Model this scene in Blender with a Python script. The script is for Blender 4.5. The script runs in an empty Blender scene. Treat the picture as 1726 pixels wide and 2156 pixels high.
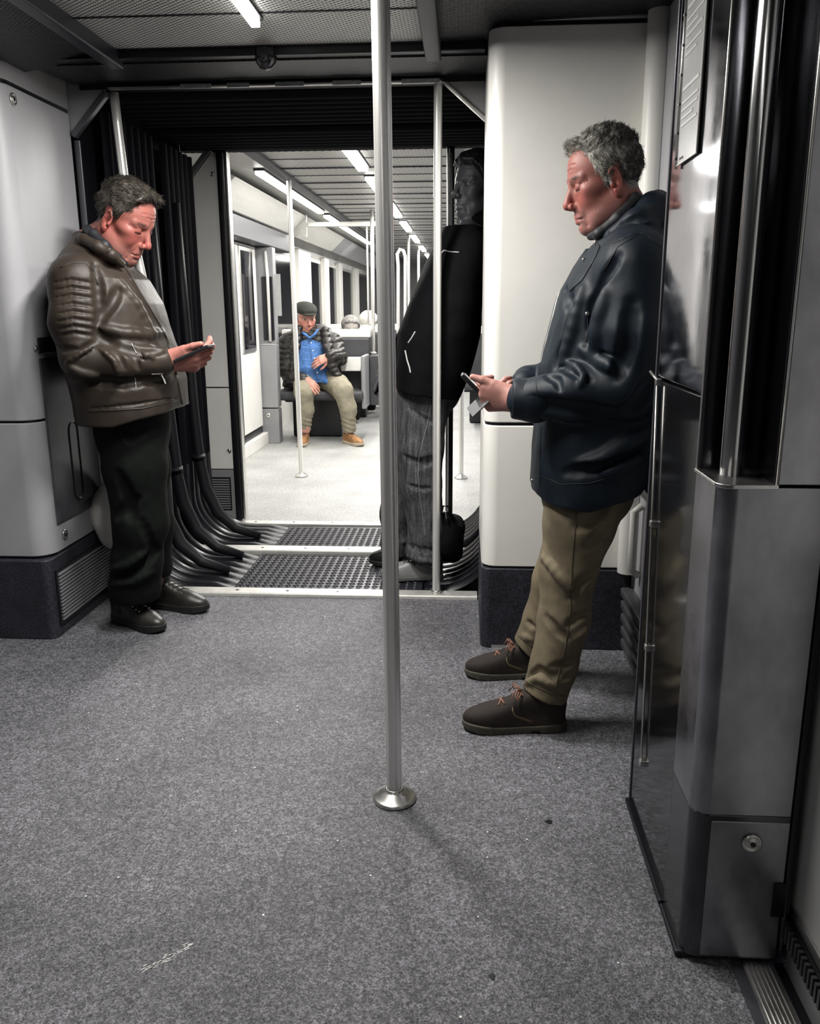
import bpy, math, random
import numpy as np
from mathutils import Matrix, Vector
random.seed(4)
RNG = np.random.default_rng(4)
SC = bpy.context.scene
COL = SC.collection
# ---------------------------------------------------------------- camera
EYE = np.array([0.0, 0.0, 1.15])
PC = np.array([863., 1078.]); VPY = np.array([980., 645.]); VPZ = np.array([905., 8300.])
FOC = math.sqrt(-(VPY - PC) @ (VPZ - PC))
def unit(v):
    v = np.array(v, float); return v / np.linalg.norm(v)
_dy = unit([*(VPY - PC), FOC]); _dz = -unit([*(VPZ - PC), FOC]); _dx = np.cross(_dy, _dz)
ROT = np.stack([_dx, _dy, _dz], 0)
def U(px, py, y=None, x=None, z=None):
    """where the sight line of a photo pixel meets the plane y, x or z"""
    d = ROT @ np.array([px - PC[0], py - PC[1], FOC])
    t = y / d[1] if y is not None else (x / d[0] if x is not None else (z - EYE[2]) / d[2])
    return EYE + t * d
cam = bpy.data.objects.new('camera', bpy.data.cameras.new('camera')); COL.objects.link(cam)
cam.data.sensor_fit = 'VERTICAL'; cam.data.sensor_height = 24; cam.data.sensor_width = 24 * 1726 / 2156
cam.data.lens = FOC / 2156 * 24; cam.data.clip_start = 0.02
_R = np.stack([ROT[:, 0], -ROT[:, 1], -ROT[:, 2]], 1)
cam.matrix_world = Matrix.Translation(EYE) @ Matrix(_R.tolist()).to_4x4()
SC.camera = cam
# ---------------------------------------------------------------- world, exposure
w = bpy.data.worlds.new('tunnel'); SC.world = w; w.use_nodes = True
w.node_tree.nodes['Background'].inputs[0].default_value = (0.008, 0.008, 0.018, 1)
w.node_tree.nodes['Background'].inputs[1].default_value = 1.0
vs = SC.view_settings; vs.view_transform = 'Standard'; vs.look = 'None'; vs.gamma = 1; vs.use_curve_mapping = False
vs.exposure = 0.0
SC.cycles.use_denoising = True
SC.cycles.max_bounces = 7; SC.cycles.diffuse_bounces = 3; SC.cycles.glossy_bounces = 4
SC.cycles.sample_clamp_indirect = 6; SC.cycles.caustics_reflective = False
# lamps along the centre of the ceiling: (y0, y1, watts); each ceiling_light builder below adds its own area lamp
NEAR_LAMPS = [(-2.2, -1.2, 2), (-0.6, 0.4, 2), (1.45, 2.10, 21), (2.28, 2.60, 32)]
FAR_LAMPS = [(4.62, 5.35, 28), (5.7, 6.7, 34), (7.1, 8.1, 32), (8.6, 9.6, 26), (10.2, 11.2, 28), (12.0, 13.0, 26), (13.8, 14.8, 26)]
COVE_LAMPS = [(5.5, 7.8, 12), (8.1, 11.6, 16)]
# ---------------------------------------------------------------- materials
def nod(nt, t, **kw):
    n = nt.nodes.new(t)
    for k, v in kw.items():
        if k in n.inputs: n.inputs[k].default_value = v
        else: setattr(n, k, v)
    return n
MATS = {}
def M(name, col, rough=.5, metal=0., var=0., vs=4., vstretch=(1, 1, 1), bump=0., bs=200., bstretch=(1, 1, 1), speck=None, spec=.5, attr=None, coat=0., rvar=0.):
    if name in MATS: return MATS[name]
    m = bpy.data.materials.new(name); MATS[name] = m; m.use_nodes = True
    nt = m.node_tree; b = nt.nodes['Principled BSDF']; L = nt.links.new
    b.inputs['Roughness'].default_value = rough; b.inputs['Metallic'].default_value = metal
    b.inputs['Specular IOR Level'].default_value = spec
    if coat: b.inputs['Coat Weight'].default_value = coat; b.inputs['Coat Roughness'].default_value = .15
    tc = nod(nt, 'ShaderNodeTexCoord')
    rgb = nod(nt, 'ShaderNodeRGB'); rgb.outputs[0].default_value = (*col, 1); cur = rgb.outputs[0]
    if attr:
        a = nod(nt, 'ShaderNodeAttribute', attribute_name=attr); cur = a.outputs['Color']
    def noise(scale, stretch, detail=4, rough_=.6):
        mp = nod(nt, 'ShaderNodeMapping'); mp.inputs['Scale'].default_value = stretch
        L(tc.outputs['Object'], mp.inputs[0])
        n = nod(nt, 'ShaderNodeTexNoise', Scale=scale, Detail=detail, Roughness=rough_); L(mp.outputs[0], n.inputs['Vector']); return n
    def mul(a_, fac_sock, lo, hi, flo=.3, fhi=.7):
        mr = nod(nt, 'ShaderNodeMapRange'); mr.inputs[1].default_value = flo; mr.inputs[2].default_value = fhi
        mr.inputs[3].default_value = lo; mr.inputs[4].default_value = hi; L(fac_sock, mr.inputs[0])
        mx = nod(nt, 'ShaderNodeMix', data_type='RGBA', blend_type='MULTIPLY'); mx.inputs[0].default_value = 1
        L(a_, mx.inputs[6]); L(mr.outputs[0], mx.inputs[7]); return mx.outputs[2]
    if var:
        nz = noise(vs, vstretch); cur = mul(cur, nz.outputs[0], 1 - var, 1 + var)
        if rvar:
            mr = nod(nt, 'ShaderNodeMapRange'); mr.inputs[1].default_value = .3; mr.inputs[2].default_value = .7
            mr.inputs[3].default_value = max(.02, rough - rvar); mr.inputs[4].default_value = rough + rvar
            L(nz.outputs[0], mr.inputs[0]); L(mr.outputs[0], b.inputs['Roughness'])
    if speck:
        for sc, amt in speck:
            cur = mul(cur, noise(sc, (1, 1, 1), 2, .5).outputs[0], 1 - amt, 1 + amt, .36, .64)
    L(cur, b.inputs['Base Color'])
    if bump:
        bp = nod(nt, 'ShaderNodeBump', Strength=bump, Distance=.01); L(noise(bs, bstretch).outputs[0], bp.inputs['Height']); L(bp.outputs[0], b.inputs['Normal'])
    return m
def Memit(name, col, strength):
    if name in MATS: return MATS[name]
    m = bpy.data.materials.new(name); MATS[name] = m; m.use_nodes = True; b = m.node_tree.nodes['Principled BSDF']
    b.inputs['Base Color'].default_value = (*col, 1); b.inputs['Emission Color'].default_value = (*col, 1); b.inputs['Emission Strength'].default_value = strength
    return m
def Mglass(name, col, rough=.02, alpha=.3):
    if name in MATS: return MATS[name]
    m = bpy.data.materials.new(name); MATS[name] = m; m.use_nodes = True; nt = m.node_tree; b = nt.nodes['Principled BSDF']
    b.inputs['Base Color'].default_value = (*col, 1); b.inputs['Roughness'].default_value = rough; b.inputs['Alpha'].default_value = alpha
    return m
def Mperf(name, col, hole, pu, pv, rough=.4, metal=.6, thr=.34):
    """expanded-metal mesh: staggered rows of dark eyes in a metal sheet (pitch pu along x, pv along y)"""
    if name in MATS: return MATS[name]
    m = bpy.data.materials.new(name); MATS[name] = m; m.use_nodes = True; nt = m.node_tree; b = nt.nodes['Principled BSDF']; L = nt.links.new
    tc = nod(nt, 'ShaderNodeTexCoord'); mp = nod(nt, 'ShaderNodeMapping'); mp.inputs['Scale'].default_value = (1 / pu, 1 / pv, 0)
    mp2 = nod(nt, 'ShaderNodeMapping'); mp2.inputs['Rotation'].default_value = (0, 0, math.pi / 4); mp2.inputs['Scale'].default_value = (1.41421, 1.41421, 1)
    vo = nod(nt, 'ShaderNodeTexVoronoi', Scale=1.0, Randomness=0.0)
    L(tc.outputs['Object'], mp.inputs[0]); L(mp.outputs[0], mp2.inputs[0]); L(mp2.outputs[0], vo.inputs['Vector'])
    mr = nod(nt, 'ShaderNodeMapRange'); mr.inputs[1].default_value = thr - .06; mr.inputs[2].default_value = thr + .06; L(vo.outputs['Distance'], mr.inputs[0])
    mx = nod(nt, 'ShaderNodeMix', data_type='RGBA'); mx.inputs[6].default_value = (*hole, 1); mx.inputs[7].default_value = (*col, 1)
    L(mr.outputs[0], mx.inputs[0]); L(mx.outputs[2], b.inputs['Base Color'])
    mm = nod(nt, 'ShaderNodeMath', operation='MULTIPLY'); mm.inputs[1].default_value = metal; L(mr.outputs[0], mm.inputs[0]); L(mm.outputs[0], b.inputs['Metallic'])
    b.inputs['Roughness'].default_value = rough
    bp = nod(nt, 'ShaderNodeBump', Strength=.8, Distance=.003); L(vo.outputs['Distance'], bp.inputs['Height']); L(bp.outputs[0], b.inputs['Normal'])
    return m
# ---------------------------------------------------------------- mesh helpers
WL = {}
class MB:
    def __init__(s): s.v = []; s.f = []
    def add(s, vs, fs):
        n = len(s.v); s.v += [tuple(map(float, p)) for p in vs]; s.f += [tuple(i + n for i in f) for f in fs]; return s
    def box(s, x0, x1, y0, y1, z0, z1):
        return s.add([(x, y, z) for x in (x0, x1) for y in (y0, y1) for z in (z0, z1)],
                     [(0, 1, 3, 2), (4, 6, 7, 5), (0, 4, 5, 1), (2, 3, 7, 6), (0, 2, 6, 4), (1, 5, 7, 3)])
    def prism(s, poly, ax, a, b):
        """polygon (two coordinates in axis order) extruded along ax from a to b"""
        o = [i for i in range(3) if i != ax]; n = len(poly); vs = []
        for c in (a, b):
            for p in poly:
                q = [0, 0, 0]; q[o[0]], q[o[1]], q[ax] = p[0], p[1], c; vs.append(q)
        return s.add(vs, [tuple(range(n))[::-1], tuple(range(n, 2 * n))] + [(i, (i + 1) % n, n + (i + 1) % n, n + i) for i in range(n)])
    def hexa(s, p8):
        return s.add(p8, [(0, 1, 2, 3), (7, 6, 5, 4), (0, 4, 5, 1), (1, 5, 6, 2), (2, 6, 7, 3), (3, 7, 4, 0)])
    def tube(s, pts, r, n=12, caps=True):
        pts = [np.array(p, float) for p in pts]; rs = r if hasattr(r, '__len__') else [r] * len(pts)
        up = None; rings = []
        for i, p in enumerate(pts):
            t = unit(pts[min(i + 1, len(pts) - 1)] - pts[max(i - 1, 0)])
            if up is None: up = np.array([0, 0, 1.]) if abs(t[2]) < .9 else np.array([1., 0, 0])
            a = unit(np.cross(t, up)); b = np.cross(a, t); up = b
            rings.append([p + rs[i] * (math.cos(2 * math.pi * k / n) * a + math.sin(2 * math.pi * k / n) * b) for k in range(n)])
        vs = [q for rg in rings for q in rg]; m = len(pts)
        fs = [(i * n + k, i * n + (k + 1) % n, (i + 1) * n + (k + 1) % n, (i + 1) * n + k) for i in range(m - 1) for k in range(n)]
        if caps: fs += [tuple(range(n))[::-1], tuple(range((m - 1) * n, m * n))]
        return s.add(vs, fs)
    def lathe(s, prof, c, n=32, ax=2):
        o = [i for i in range(3) if i != ax]; vs = []
        for r, h in prof:
            for k in range(n):
                q = list(c); q[o[0]] += r * math.cos(2 * math.pi * k / n); q[o[1]] += r * math.sin(2 * math.pi * k / n); q[ax] += h; vs.append(q)
        m = len(prof)
        return s.add(vs, [(i * n + k, i * n + (k + 1) % n, (i + 1) * n + (k + 1) % n, (i + 1) * n + k) for i in range(m - 1) for k in range(n)] + [tuple(range(n))[::-1], tuple(range((m - 1) * n, m * n))])
    def grid(s, pts):
        """pts[i][j] -> open sheet"""
        a, b = len(pts), len(pts[0])
        return s.add([p for r in pts for p in r], [(i * b + j, i * b + j + 1, (i + 1) * b + j + 1, (i + 1) * b + j) for i in range(a - 1) for j in range(b - 1)])
    def build(s, name, m, parent=None, bevel=0., smooth=False, seg=2, solid=0.):
        return mesh_obj(name, np.array(s.v), s.f, m, parent, bevel, smooth, seg, solid)
def mesh_obj(name, v, f, m, parent=None, bevel=0., smooth=False, seg=2, solid=0., tint=None, recalc=True):
    v = np.asarray(v, float)
    c = np.array([(v[:, 0].min() + v[:, 0].max()) / 2, (v[:, 1].min() + v[:, 1].max()) / 2, v[:, 2].min()])
    me = bpy.data.meshes.new(name); me.from_pydata((v - c).tolist(), [], f if isinstance(f, list) else f.tolist()); me.update()
    if recalc:
        import bmesh
        bm = bmesh.new(); bm.from_mesh(me); bmesh.ops.recalc_face_normals(bm, faces=bm.faces); bm.to_mesh(me); bm.free()
    if smooth:
        me.polygons.foreach_set('use_smooth', [True] * len(me.polygons))
    if tint is not None:
        a = me.color_attributes.new('tint', 'FLOAT_COLOR', 'POINT')
        a.data.foreach_set('color', np.concatenate([tint, np.ones((len(tint), 1))], 1).astype(np.float32).ravel())
    if m: me.materials.append(m)
    o = bpy.data.objects.new(name, me); COL.objects.link(o)
    pl = np.zeros(3)
    if parent is not None: o.parent = parent; pl = WL[parent.name]
    o.location = c - pl; WL[o.name] = c
    if solid: md = o.modifiers.new('thickness', 'SOLIDIFY'); md.thickness = solid; md.offset = 0
    if bevel: md = o.modifiers.new('bevel', 'BEVEL'); md.width = bevel; md.segments = seg; md.limit_method = 'ANGLE'; md.angle_limit = .7; md.harden_normals = False
    if smooth == 'auto' or bevel:
        me.polygons.foreach_set('use_smooth', [True] * len(me.polygons))
        md = o.modifiers.new('wn', 'WEIGHTED_NORMAL'); md.keep_sharp = True
    return o
def tag(o, label, cat, group=None):
    o['label'] = label; o['category'] = cat
    if group: o['group'] = group
    return o
def thing(name, loc, label, cat, group=None):
    o = bpy.data.objects.new(name, None); COL.objects.link(o); o.location = loc; o.empty_display_size = .05; WL[o.name] = np.array(loc, float)
    return tag(o, label, cat, group)
def struct(o): o['kind'] = 'structure'; return o
def lab(o, t): o['label'] = t; return o
def dup(root, delta, label, flipx=None):
    r = root.copy(); COL.objects.link(r); r.location = Vector(root.location) + Vector(delta); r['label'] = label
    def kids(a, b):
        for ch in list(a.children):
            c = ch.copy(); COL.objects.link(c); c.parent = b; kids(ch, c)
    kids(root, r); return r
# ================================================================ materials of the car
WALL = M('wall_laminate', (.385, .385, .405), .42, 0, .06, 3, bump=.03, bs=350, speck=[(700, .05)])
WALLG = M('wall_laminate_grey', (.27, .27, .28), .42, 0, .10, 5, bump=.03, bs=300)
WHITE = M('white_panel', (.82, .81, .77), .38, 0, .05, 4)
DARKP = M('dark_panel', (.018, .018, .028), .4, 0, .15, 6)
BLACK = M('black_plastic', (.006, .006, .009), .35)
RUBBER = M('black_rubber', (.005, .005, .009), .33, bump=.05, bs=120)
MATTE = M('matte_black', (.0035, .0035, .006), .85, spec=.12)
STRUTM = M('strut_rubber', (.006, .006, .009), .55, spec=.3)
SKIRT = M('skirting_laminate', (.020, .020, .030), .55, 0, .35, 10, bump=.06, bs=250, speck=[(160, .5)])
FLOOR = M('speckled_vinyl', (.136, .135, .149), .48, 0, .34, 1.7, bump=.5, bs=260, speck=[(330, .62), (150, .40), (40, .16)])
STEEL = M('brushed_steel', (.62, .61, .60), .26, 1, .12, 8, (1, 1, .15), bump=.02, bs=60, bstretch=(30, 30, 1), rvar=.06)
POLE = M('pole_steel', (.90, .89, .86), .27, .55, .38, 75, (1, 1, .004))
MIRR = M('polished_steel', (.30, .30, .34), .09, 1, .22, 6, (1, 1, 1), bump=.012, bs=9, rvar=.05)
PILLAR = M('stained_steel', (.35, .35, .38), .30, 1, .38, 7, (1, 1, .6), bump=.04, bs=14, rvar=.10)
DGLASS = M('smoked_glass', (.012, .012, .018), .06, 0, spec=.7)
ALU = M('aluminium', (.70, .69, .66), .33, 1, .12, 20)
SILLM = M('sill_metal', (.78, .77, .73), .4, .55, .12, 18)
PERF = Mperf('perforated_mesh', (.90, .90, .86), (.004, .004, .007), .021, .0165, .40, .25, .36)
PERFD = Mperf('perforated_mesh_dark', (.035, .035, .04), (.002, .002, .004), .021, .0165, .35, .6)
PERFF = Mperf('perforated_mesh_far', (.80, .79, .75), (.012, .012, .016), .040, .030, .4, .4, .40)
LAMP = Memit('lamp_diffuser', (1, .98, .93), 9)
WIN = M('night_window', (.004, .004, .007), .08, 0, spec=.4)
CZ = 1.95           # ceiling height
XL, XR = -1.45, .07  # gangway portal sides
# ================================================================ near car: shell
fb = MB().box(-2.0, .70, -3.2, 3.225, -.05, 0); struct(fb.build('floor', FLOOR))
cb = MB().box(-1.12, -.13, -3.2, 2.90, CZ, CZ + .02); struct(cb.build('ceiling', PERF))
s_ = MB()
for y in np.arange(-2.9, 2.9, .30): s_.box(-1.12, -.13, y + .07, y + .078, CZ - .003, CZ + .001)
struct(s_.build('trim_1', BLACK))
s_ = MB().box(-1.165, -1.115, -3.2, 2.93, CZ - .045, CZ + .03); s_.box(-.135, -.085, -3.2, 2.93, CZ - .045, CZ + .03)
struct(s_.build('trim_2', DARKP, bevel=.006))
# coves: sloped dark perforated strips beside the centre ceiling
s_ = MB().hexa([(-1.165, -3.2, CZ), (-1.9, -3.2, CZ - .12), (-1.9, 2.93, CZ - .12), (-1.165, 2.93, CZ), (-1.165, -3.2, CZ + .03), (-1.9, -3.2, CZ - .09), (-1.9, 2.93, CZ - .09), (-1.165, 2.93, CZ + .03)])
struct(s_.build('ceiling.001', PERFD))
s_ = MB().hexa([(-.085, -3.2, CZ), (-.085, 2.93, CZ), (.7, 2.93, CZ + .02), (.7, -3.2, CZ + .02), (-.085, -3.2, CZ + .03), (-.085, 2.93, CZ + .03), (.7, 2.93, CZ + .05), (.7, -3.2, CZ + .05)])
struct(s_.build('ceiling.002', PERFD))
s_ = MB().box(-1.95, -1.9, -3.2, 2.75, 0, 2.0); struct(s_.build('wall_left', M('wall_shadowed_grey', (.10, .10, .11), .5)))  # unseen walls coloured darker to cut bounced fill light
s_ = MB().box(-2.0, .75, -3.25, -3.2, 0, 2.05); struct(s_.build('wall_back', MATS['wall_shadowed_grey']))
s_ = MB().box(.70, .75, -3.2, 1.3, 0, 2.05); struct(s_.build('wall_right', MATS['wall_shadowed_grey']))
# ---- ceiling lights of the near car
def ceiling_light(y0, y1, watts, z, x, label, wdt=.05, grp=None):
    t = thing('ceiling_light', (x, (y0 + y1) / 2, z - .014), label, 'ceiling light', grp or 'light strips along the ceilings')
    MB().box(x - wdt / 2 - .008, x + wdt / 2 + .008, y0 - .01, y1 + .01, z - .010, z + .004).build('light_frame', DARKP, t)
    MB().box(x - wdt / 2, x + wdt / 2, y0, y1, z - .030, z - .009).build('diffuser', LAMP, t)
    ld = bpy.data.lights.new('lamp', 'AREA'); ld.shape = 'RECTANGLE'; ld.size = wdt; ld.size_y = y1 - y0; ld.energy = watts; ld.color = (1, .975, .93)
    lo = bpy.data.objects.new('lamp', ld); COL.objects.link(lo); lo.parent = t; lo.location = (0, 0, -.030)
    return t
_nl = ['ceiling light strip at the back end of the near car', 'ceiling light strip above the doorway behind the pole', 'long ceiling light strip just in front of the security camera end', 'short bright light strip in the mesh ceiling before the security camera']
for (a, b, e), t_ in zip(NEAR_LAMPS, _nl): ceiling_light(a, b, e, CZ, -.60, t_, .024)
# ================================================================ left equipment cabinet beside the gangway
def rounded_end(x_in, y_near, sx, r=.07, y_far=3.232, x_out=-1.9, n=8):
    """plan of an end wall with one rounded corner: near face at y_near, side face at x_in"""
    pl = [(x_out, y_near)]
    for k in range(n + 1):
        a = -math.pi / 2 + k * math.pi / 2 / n
        pl.append((x_in + sx * (-r + r * math.cos(a)), y_near + r + r * math.sin(a)))
    return pl + [(x_in, y_far), (x_out, y_far)]
def cabinet_block(z0, z1, x_in, y_near, sx, x_out, nm, m, par, r=.07, bev=.004):
    pl = rounded_end(x_in, y_near, sx, r, 3.232, x_out)
    return MB().prism(pl, 2, z0, z1).build(nm, m, par, bevel=bev)
cabL = thing('equipment_cabinet', (-1.66, 3.0, 0), 'pale rounded equipment cabinet behind the man in the brown leather jacket', 'cabinet')
SIDEC = M('cabinet_side', (.30, .30, .31), .4, 0, .14, 6, bump=.03, bs=300)
cabinet_block(.30, .772, XL, 2.745, 1, -1.9, 'lower_panel', WALL, cabL)
cabinet_block(.780, 1.84, XL, 2.745, 1, -1.9, 'upper_panel', WALL, cabL)
cabinet_block(1.852, 2.04, XL, 2.745, 1, -1.9, 'top_panel', SIDEC, cabL)
cabinet_block(0, .292, XL + .004, 2.72, 1, -1.9, 'skirting', SKIRT, cabL, .03)
cabinet_block(.29, 2.03, XL - .006, 2.752, 1, -1.9, 'core', BLACK, cabL)
rd = MB().box(XL - .004, XL + .006, 2.815, 3.2, .40, .985).build('recess_door', M('dark_door_panel', (.06, .06, .07), .32, 0, .35, 9), cabL, bevel=.012)
lab(rd, 'dark scuffed inset door')
hp = [(XL + .007, 3.0 + .035 * math.cos(a), .60 + (.11 if math.sin(a) > 0 else -.11) + .035 * math.sin(a)) for a in np.linspace(0, 2 * math.pi, 25)]
MB().tube(hp, .003, 6, False).build('pull_recess', DARKP, rd, smooth=True)
MB().box(XL, XL + .006, 2.815, 3.2, 1.0, 1.055).build('door_band', DARKP, cabL, bevel=.003)
def lock(x, y, z, ax, par, r=.02, nm='lock', sg=1):
    t = MB().lathe([(r, 0), (r, .004 * sg), (r * .8, .006 * sg), (r * .7, .003 * sg), (r * .5, .003 * sg), (r * .45, .006 * sg), (r * .2, .006 * sg)], (x, y, z), 24, ax).build(nm, ALU, par, smooth='auto')
    MB().lathe([(r * .28, .0062 * sg), (r * .28, .0068 * sg)], (x, y, z), 12, ax).build('keyhole', BLACK, t)
    return t
lock(XL, 2.865, .352, 0, cabL, .018); lock(XL, 2.80, 1.02, 0, cabL, .009, 'screw'); lock(XL, 2.83, 1.80, 0, cabL, .02)
def louvre(x, y0, y1, z0, z1, par, n=14, sl=None):
    g = MB().box(x - .004, x + .004, y0 - .012, y1 + .012, z0 - .012, z1 + .012).build('vent_grille', BLACK, par)
    m = MB()
    for k in range(n):
        z = z0 + (z1 - z0) * (k + .5) / n; h = (z1 - z0) / n * .27
        m.box(x + .002, x + .010, y0, y1, z - h, z + h)
    m.build('louvre_slats', M('louvre_grey', (.22, .22, .24), .45), g); return g
louvre(XL + .006, 2.765, 3.22, .055, .235, cabL)
# ================================================================ right end wall (bright) beside the gangway
cabR = thing('equipment_cabinet', (.31, 3.0, 0), 'bright white end cabinet behind the man in the navy parka', 'cabinet')
def cabR_block(z0, z1, nm, m, r=.05, dx=0., yn=2.73, xo=.56):
    pl = []; xi = .062 - dx
    for k in range(9):
        a = math.pi + k * math.pi / 2 / 8
        pl.append((xi + r + r * math.cos(a), yn + r + r * math.sin(a)))
    pl = [(xi, 3.232)] + pl + [(xo, yn), (xo, 3.232)]
    return MB().prism(pl, 2, z0, z1).build(nm, m, cabR, bevel=.004)
cabR_block(.293, .772, 'lower_panel', WHITE); cabR_block(.782, 1.945, 'upper_panel', WHITE); cabR_block(1.957, 2.15, 'top_panel', WALL)
cabR_block(0, .287, 'skirting', SKIRT, .03, -.0, 2.725); cabR_block(.28, 2.14, 'core', BLACK, .05, -.006, 2.737, .55)
MB().box(.10, .16, 2.722, 2.726, .0, .012).build('torn_edge', ALU, cabR)
# side wall behind the leaning man, with corner column and ridged sill
s_ = MB().box(.565, .62, 1.80, 2.76, .0, 2.1); struct(s_.build('wall_right.001', WALL))
col_ = MB().tube([(.545, 2.70, .29), (.545, 2.70, 2.05)], .034, 24).build('corner_column', WHITE, smooth='auto'); tag(col_, 'rounded white corner column between end wall and steel screen', 'column')
sr = thing('ridged_sill', (.555, 2.35, 0), 'dark ridged kick sill at the foot of the side wall behind the parka man', 'sill')
for z in (.03, .075, .12, .165, .21): MB().box(.535 - z * .05, .568, 1.82, 2.70, z, z + .028).build('ridge', M('sill_rubber', (.10, .10, .11), .35, .3), sr, bevel=.006)
gb = thing('wall_grab_bar', (.55, 2.62, .3), 'short white grab bar low on the side wall behind khaki trousers', 'grab bar')
MB().tube([(.56, 2.60, .31), (.535, 2.60, .33), (.535, 2.60, .52), (.56, 2.60, .54)], .012, 10).build('bar', WHITE, gb, smooth=True)
fs_ = thing('folding_seat', (.5, 2.5, .45), 'folded dark tip-up seat half hidden behind the navy parka', 'seat')
MB().hexa([(.56, 2.2, .56), (.56, 2.66, .56), (.50, 2.66, .70), (.50, 2.2, .70), (.575, 2.2, .57), (.575, 2.66, .57), (.535, 2.66, .72), (.535, 2.2, .72)]).build('seat_flap', DARKP, fs_, bevel=.008)
MB().tube([(.515, 2.22, .645), (.515, 2.64, .645)], .008, 8).build('hinge_rod', ALU, fs_, smooth=True)
# ================================================================ gangway portal
por = thing('gangway_portal', (-.69, 3.24, 0), 'dark portal frame around the gangway with chamfered corners', 'portal')
GUS = M('gusset_panel', (.36, .36, .37), .34, .3, .12, 5)
def gus(pts, nm='gusset', m=GUS, y=3.235, th=.03):
    MB().prism([(U(px, py, y=y)[0], U(px, py, y=y)[2]) for px, py in pts], 1, y, y + th).build(nm, m, por, bevel=.004)
gus([(120, 120), (213, 100), (218, 193), (149, 288)])
gus([(936, 40), (1045, 40), (1045, 268), (1024, 248), (937, 170)])
def bar_px(pts, y, wd, nm, m, par, th=.03):
    P_ = [U(px, py, y=y) for px, py in pts]
    for a, b in zip(P_[:-1], P_[1:]):
        t = unit(b - a); nn = np.array([-t[2], 0, t[0]]) * wd / 2; o = np.array([0, th, 0])
        MB().hexa([a - nn, a + nn, b + nn, b - nn, a - nn + o, a + nn + o, b + nn + o, b - nn + o]).build(nm, m, par, bevel=.003)
FRM = M('portal_trim', (.10, .10, .115), .3, .5)
bar_px([(222, 192), (152, 286)], 3.215, .02, 'chamfer_trim', FRM, por)
bar_px([(937, 172), (1024, 252)], 3.215, .012, 'chamfer_trim', ALU, por)
MB().box(XL - .002, XL + .022, 3.252, 3.262, .02, 1.755).build('jamb', FRM, por, bevel=.003)
MB().box(-1.40, .06, 3.226, 3.29, 1.918, 1.934).build('lintel', BLACK, por)
MB().box(-1.285, -.09, 3.20, 3.222, 1.912, 1.918).build('edge_strip', ALU, por)
for a, b in ((380, 445), (478, 525), (580, 640), (700, 760), (845, 925)):
    p, q = U(a, 192, y=3.198), U(b, 192, y=3.198)
    MB().box(p[0], q[0], 3.196, 3.2, 1.908, 1.922).build('marking_strip', M('strip_grey', (.30, .30, .31), .4, .3, .3, 60), por)
# perforated soffit between ceiling and portal; its dark mesh colour paints the shade
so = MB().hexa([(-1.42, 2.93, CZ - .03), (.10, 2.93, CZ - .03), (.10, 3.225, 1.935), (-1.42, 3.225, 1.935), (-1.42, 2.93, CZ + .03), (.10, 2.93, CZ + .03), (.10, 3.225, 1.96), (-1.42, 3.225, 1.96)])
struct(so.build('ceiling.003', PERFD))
MB().box(-1.42, .055, 2.885, 2.93, CZ - .025, CZ + .04).build('soffit_lip', BLACK, por, bevel=.004)
tw = MB().box(-1.95, -1.42, 3.262, 4.38, -.07, 2.12); struct(tw.build('wall_left.002', MATTE)); struct(MB().box(.19, .75, 3.262, 4.38, -.07, 2.12).build('wall_right.003', MATTE))
struct(MB().box(-1.42, .19, 3.30, 4.38, 1.935, 2.0).build('ceiling.007', MATTE)); struct(MB().box(-1.42, .19, 3.225, 4.40, -.09, -.055).build('floor.002', MATTE)); struct(MB().box(-2.0, .75, 2.70, 3.30, 2.16, 2.2).build('ceiling.008', MATTE))
# security camera
sc_ = thing('security_camera', (-.6, 2.93, 1.86), 'small black security camera hung from the mesh ceiling over the gangway', 'camera')
cx, cy, cz = U(560, 122, y=2.90)
MB().box(cx - .028, cx + .028, 2.88, 2.93, cz + .012, cz + .06).build('bracket', DARKP, sc_, bevel=.006)
MB().lathe([(.004, -.036), (.02, -.030), (.031, -.016), (.035, 0), (.035, .022), (.03, .03)], (cx, 2.90, cz), 28).build('dome', M('dome_black', (.01, .01, .014), .1, coat=.5), sc_, smooth='auto')
MB().lathe([(.013, 0), (.012, -.006), (.008, -.008), (.003, -.006)], (cx, 2.866, cz - .006), 20, 1).build('lens', M('lens_glass', (.03, .03, .04), .05, coat=1.), sc_, smooth='auto')
# ceiling hanger arm at right
ha = thing('hanger_arm', (-.1, 2.7, 1.8), 'flat dark strap bracket under the ceiling right of the tall pole', 'bracket')
a_, b_ = U(898, 0, y=2.6), U(908, 78, y=2.82)
MB().hexa([a_ + [-.022, 0, 0], a_ + [.02, 0, 0], b_ + [.014, 0, 0], b_ + [-.014, 0, 0], a_ + [-.022, 0, .02], a_ + [.02, 0, .02], b_ + [.014, 0, .02], b_ + [-.014, 0, .02]]).build('strap', DARKP, ha, bevel=.003)
MB().lathe([(.012, 0), (.012, .02), (.004, .03)], U(885, 55, y=2.75) + [0, 0, 0], 12).build('hook', ALU, ha)
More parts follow.
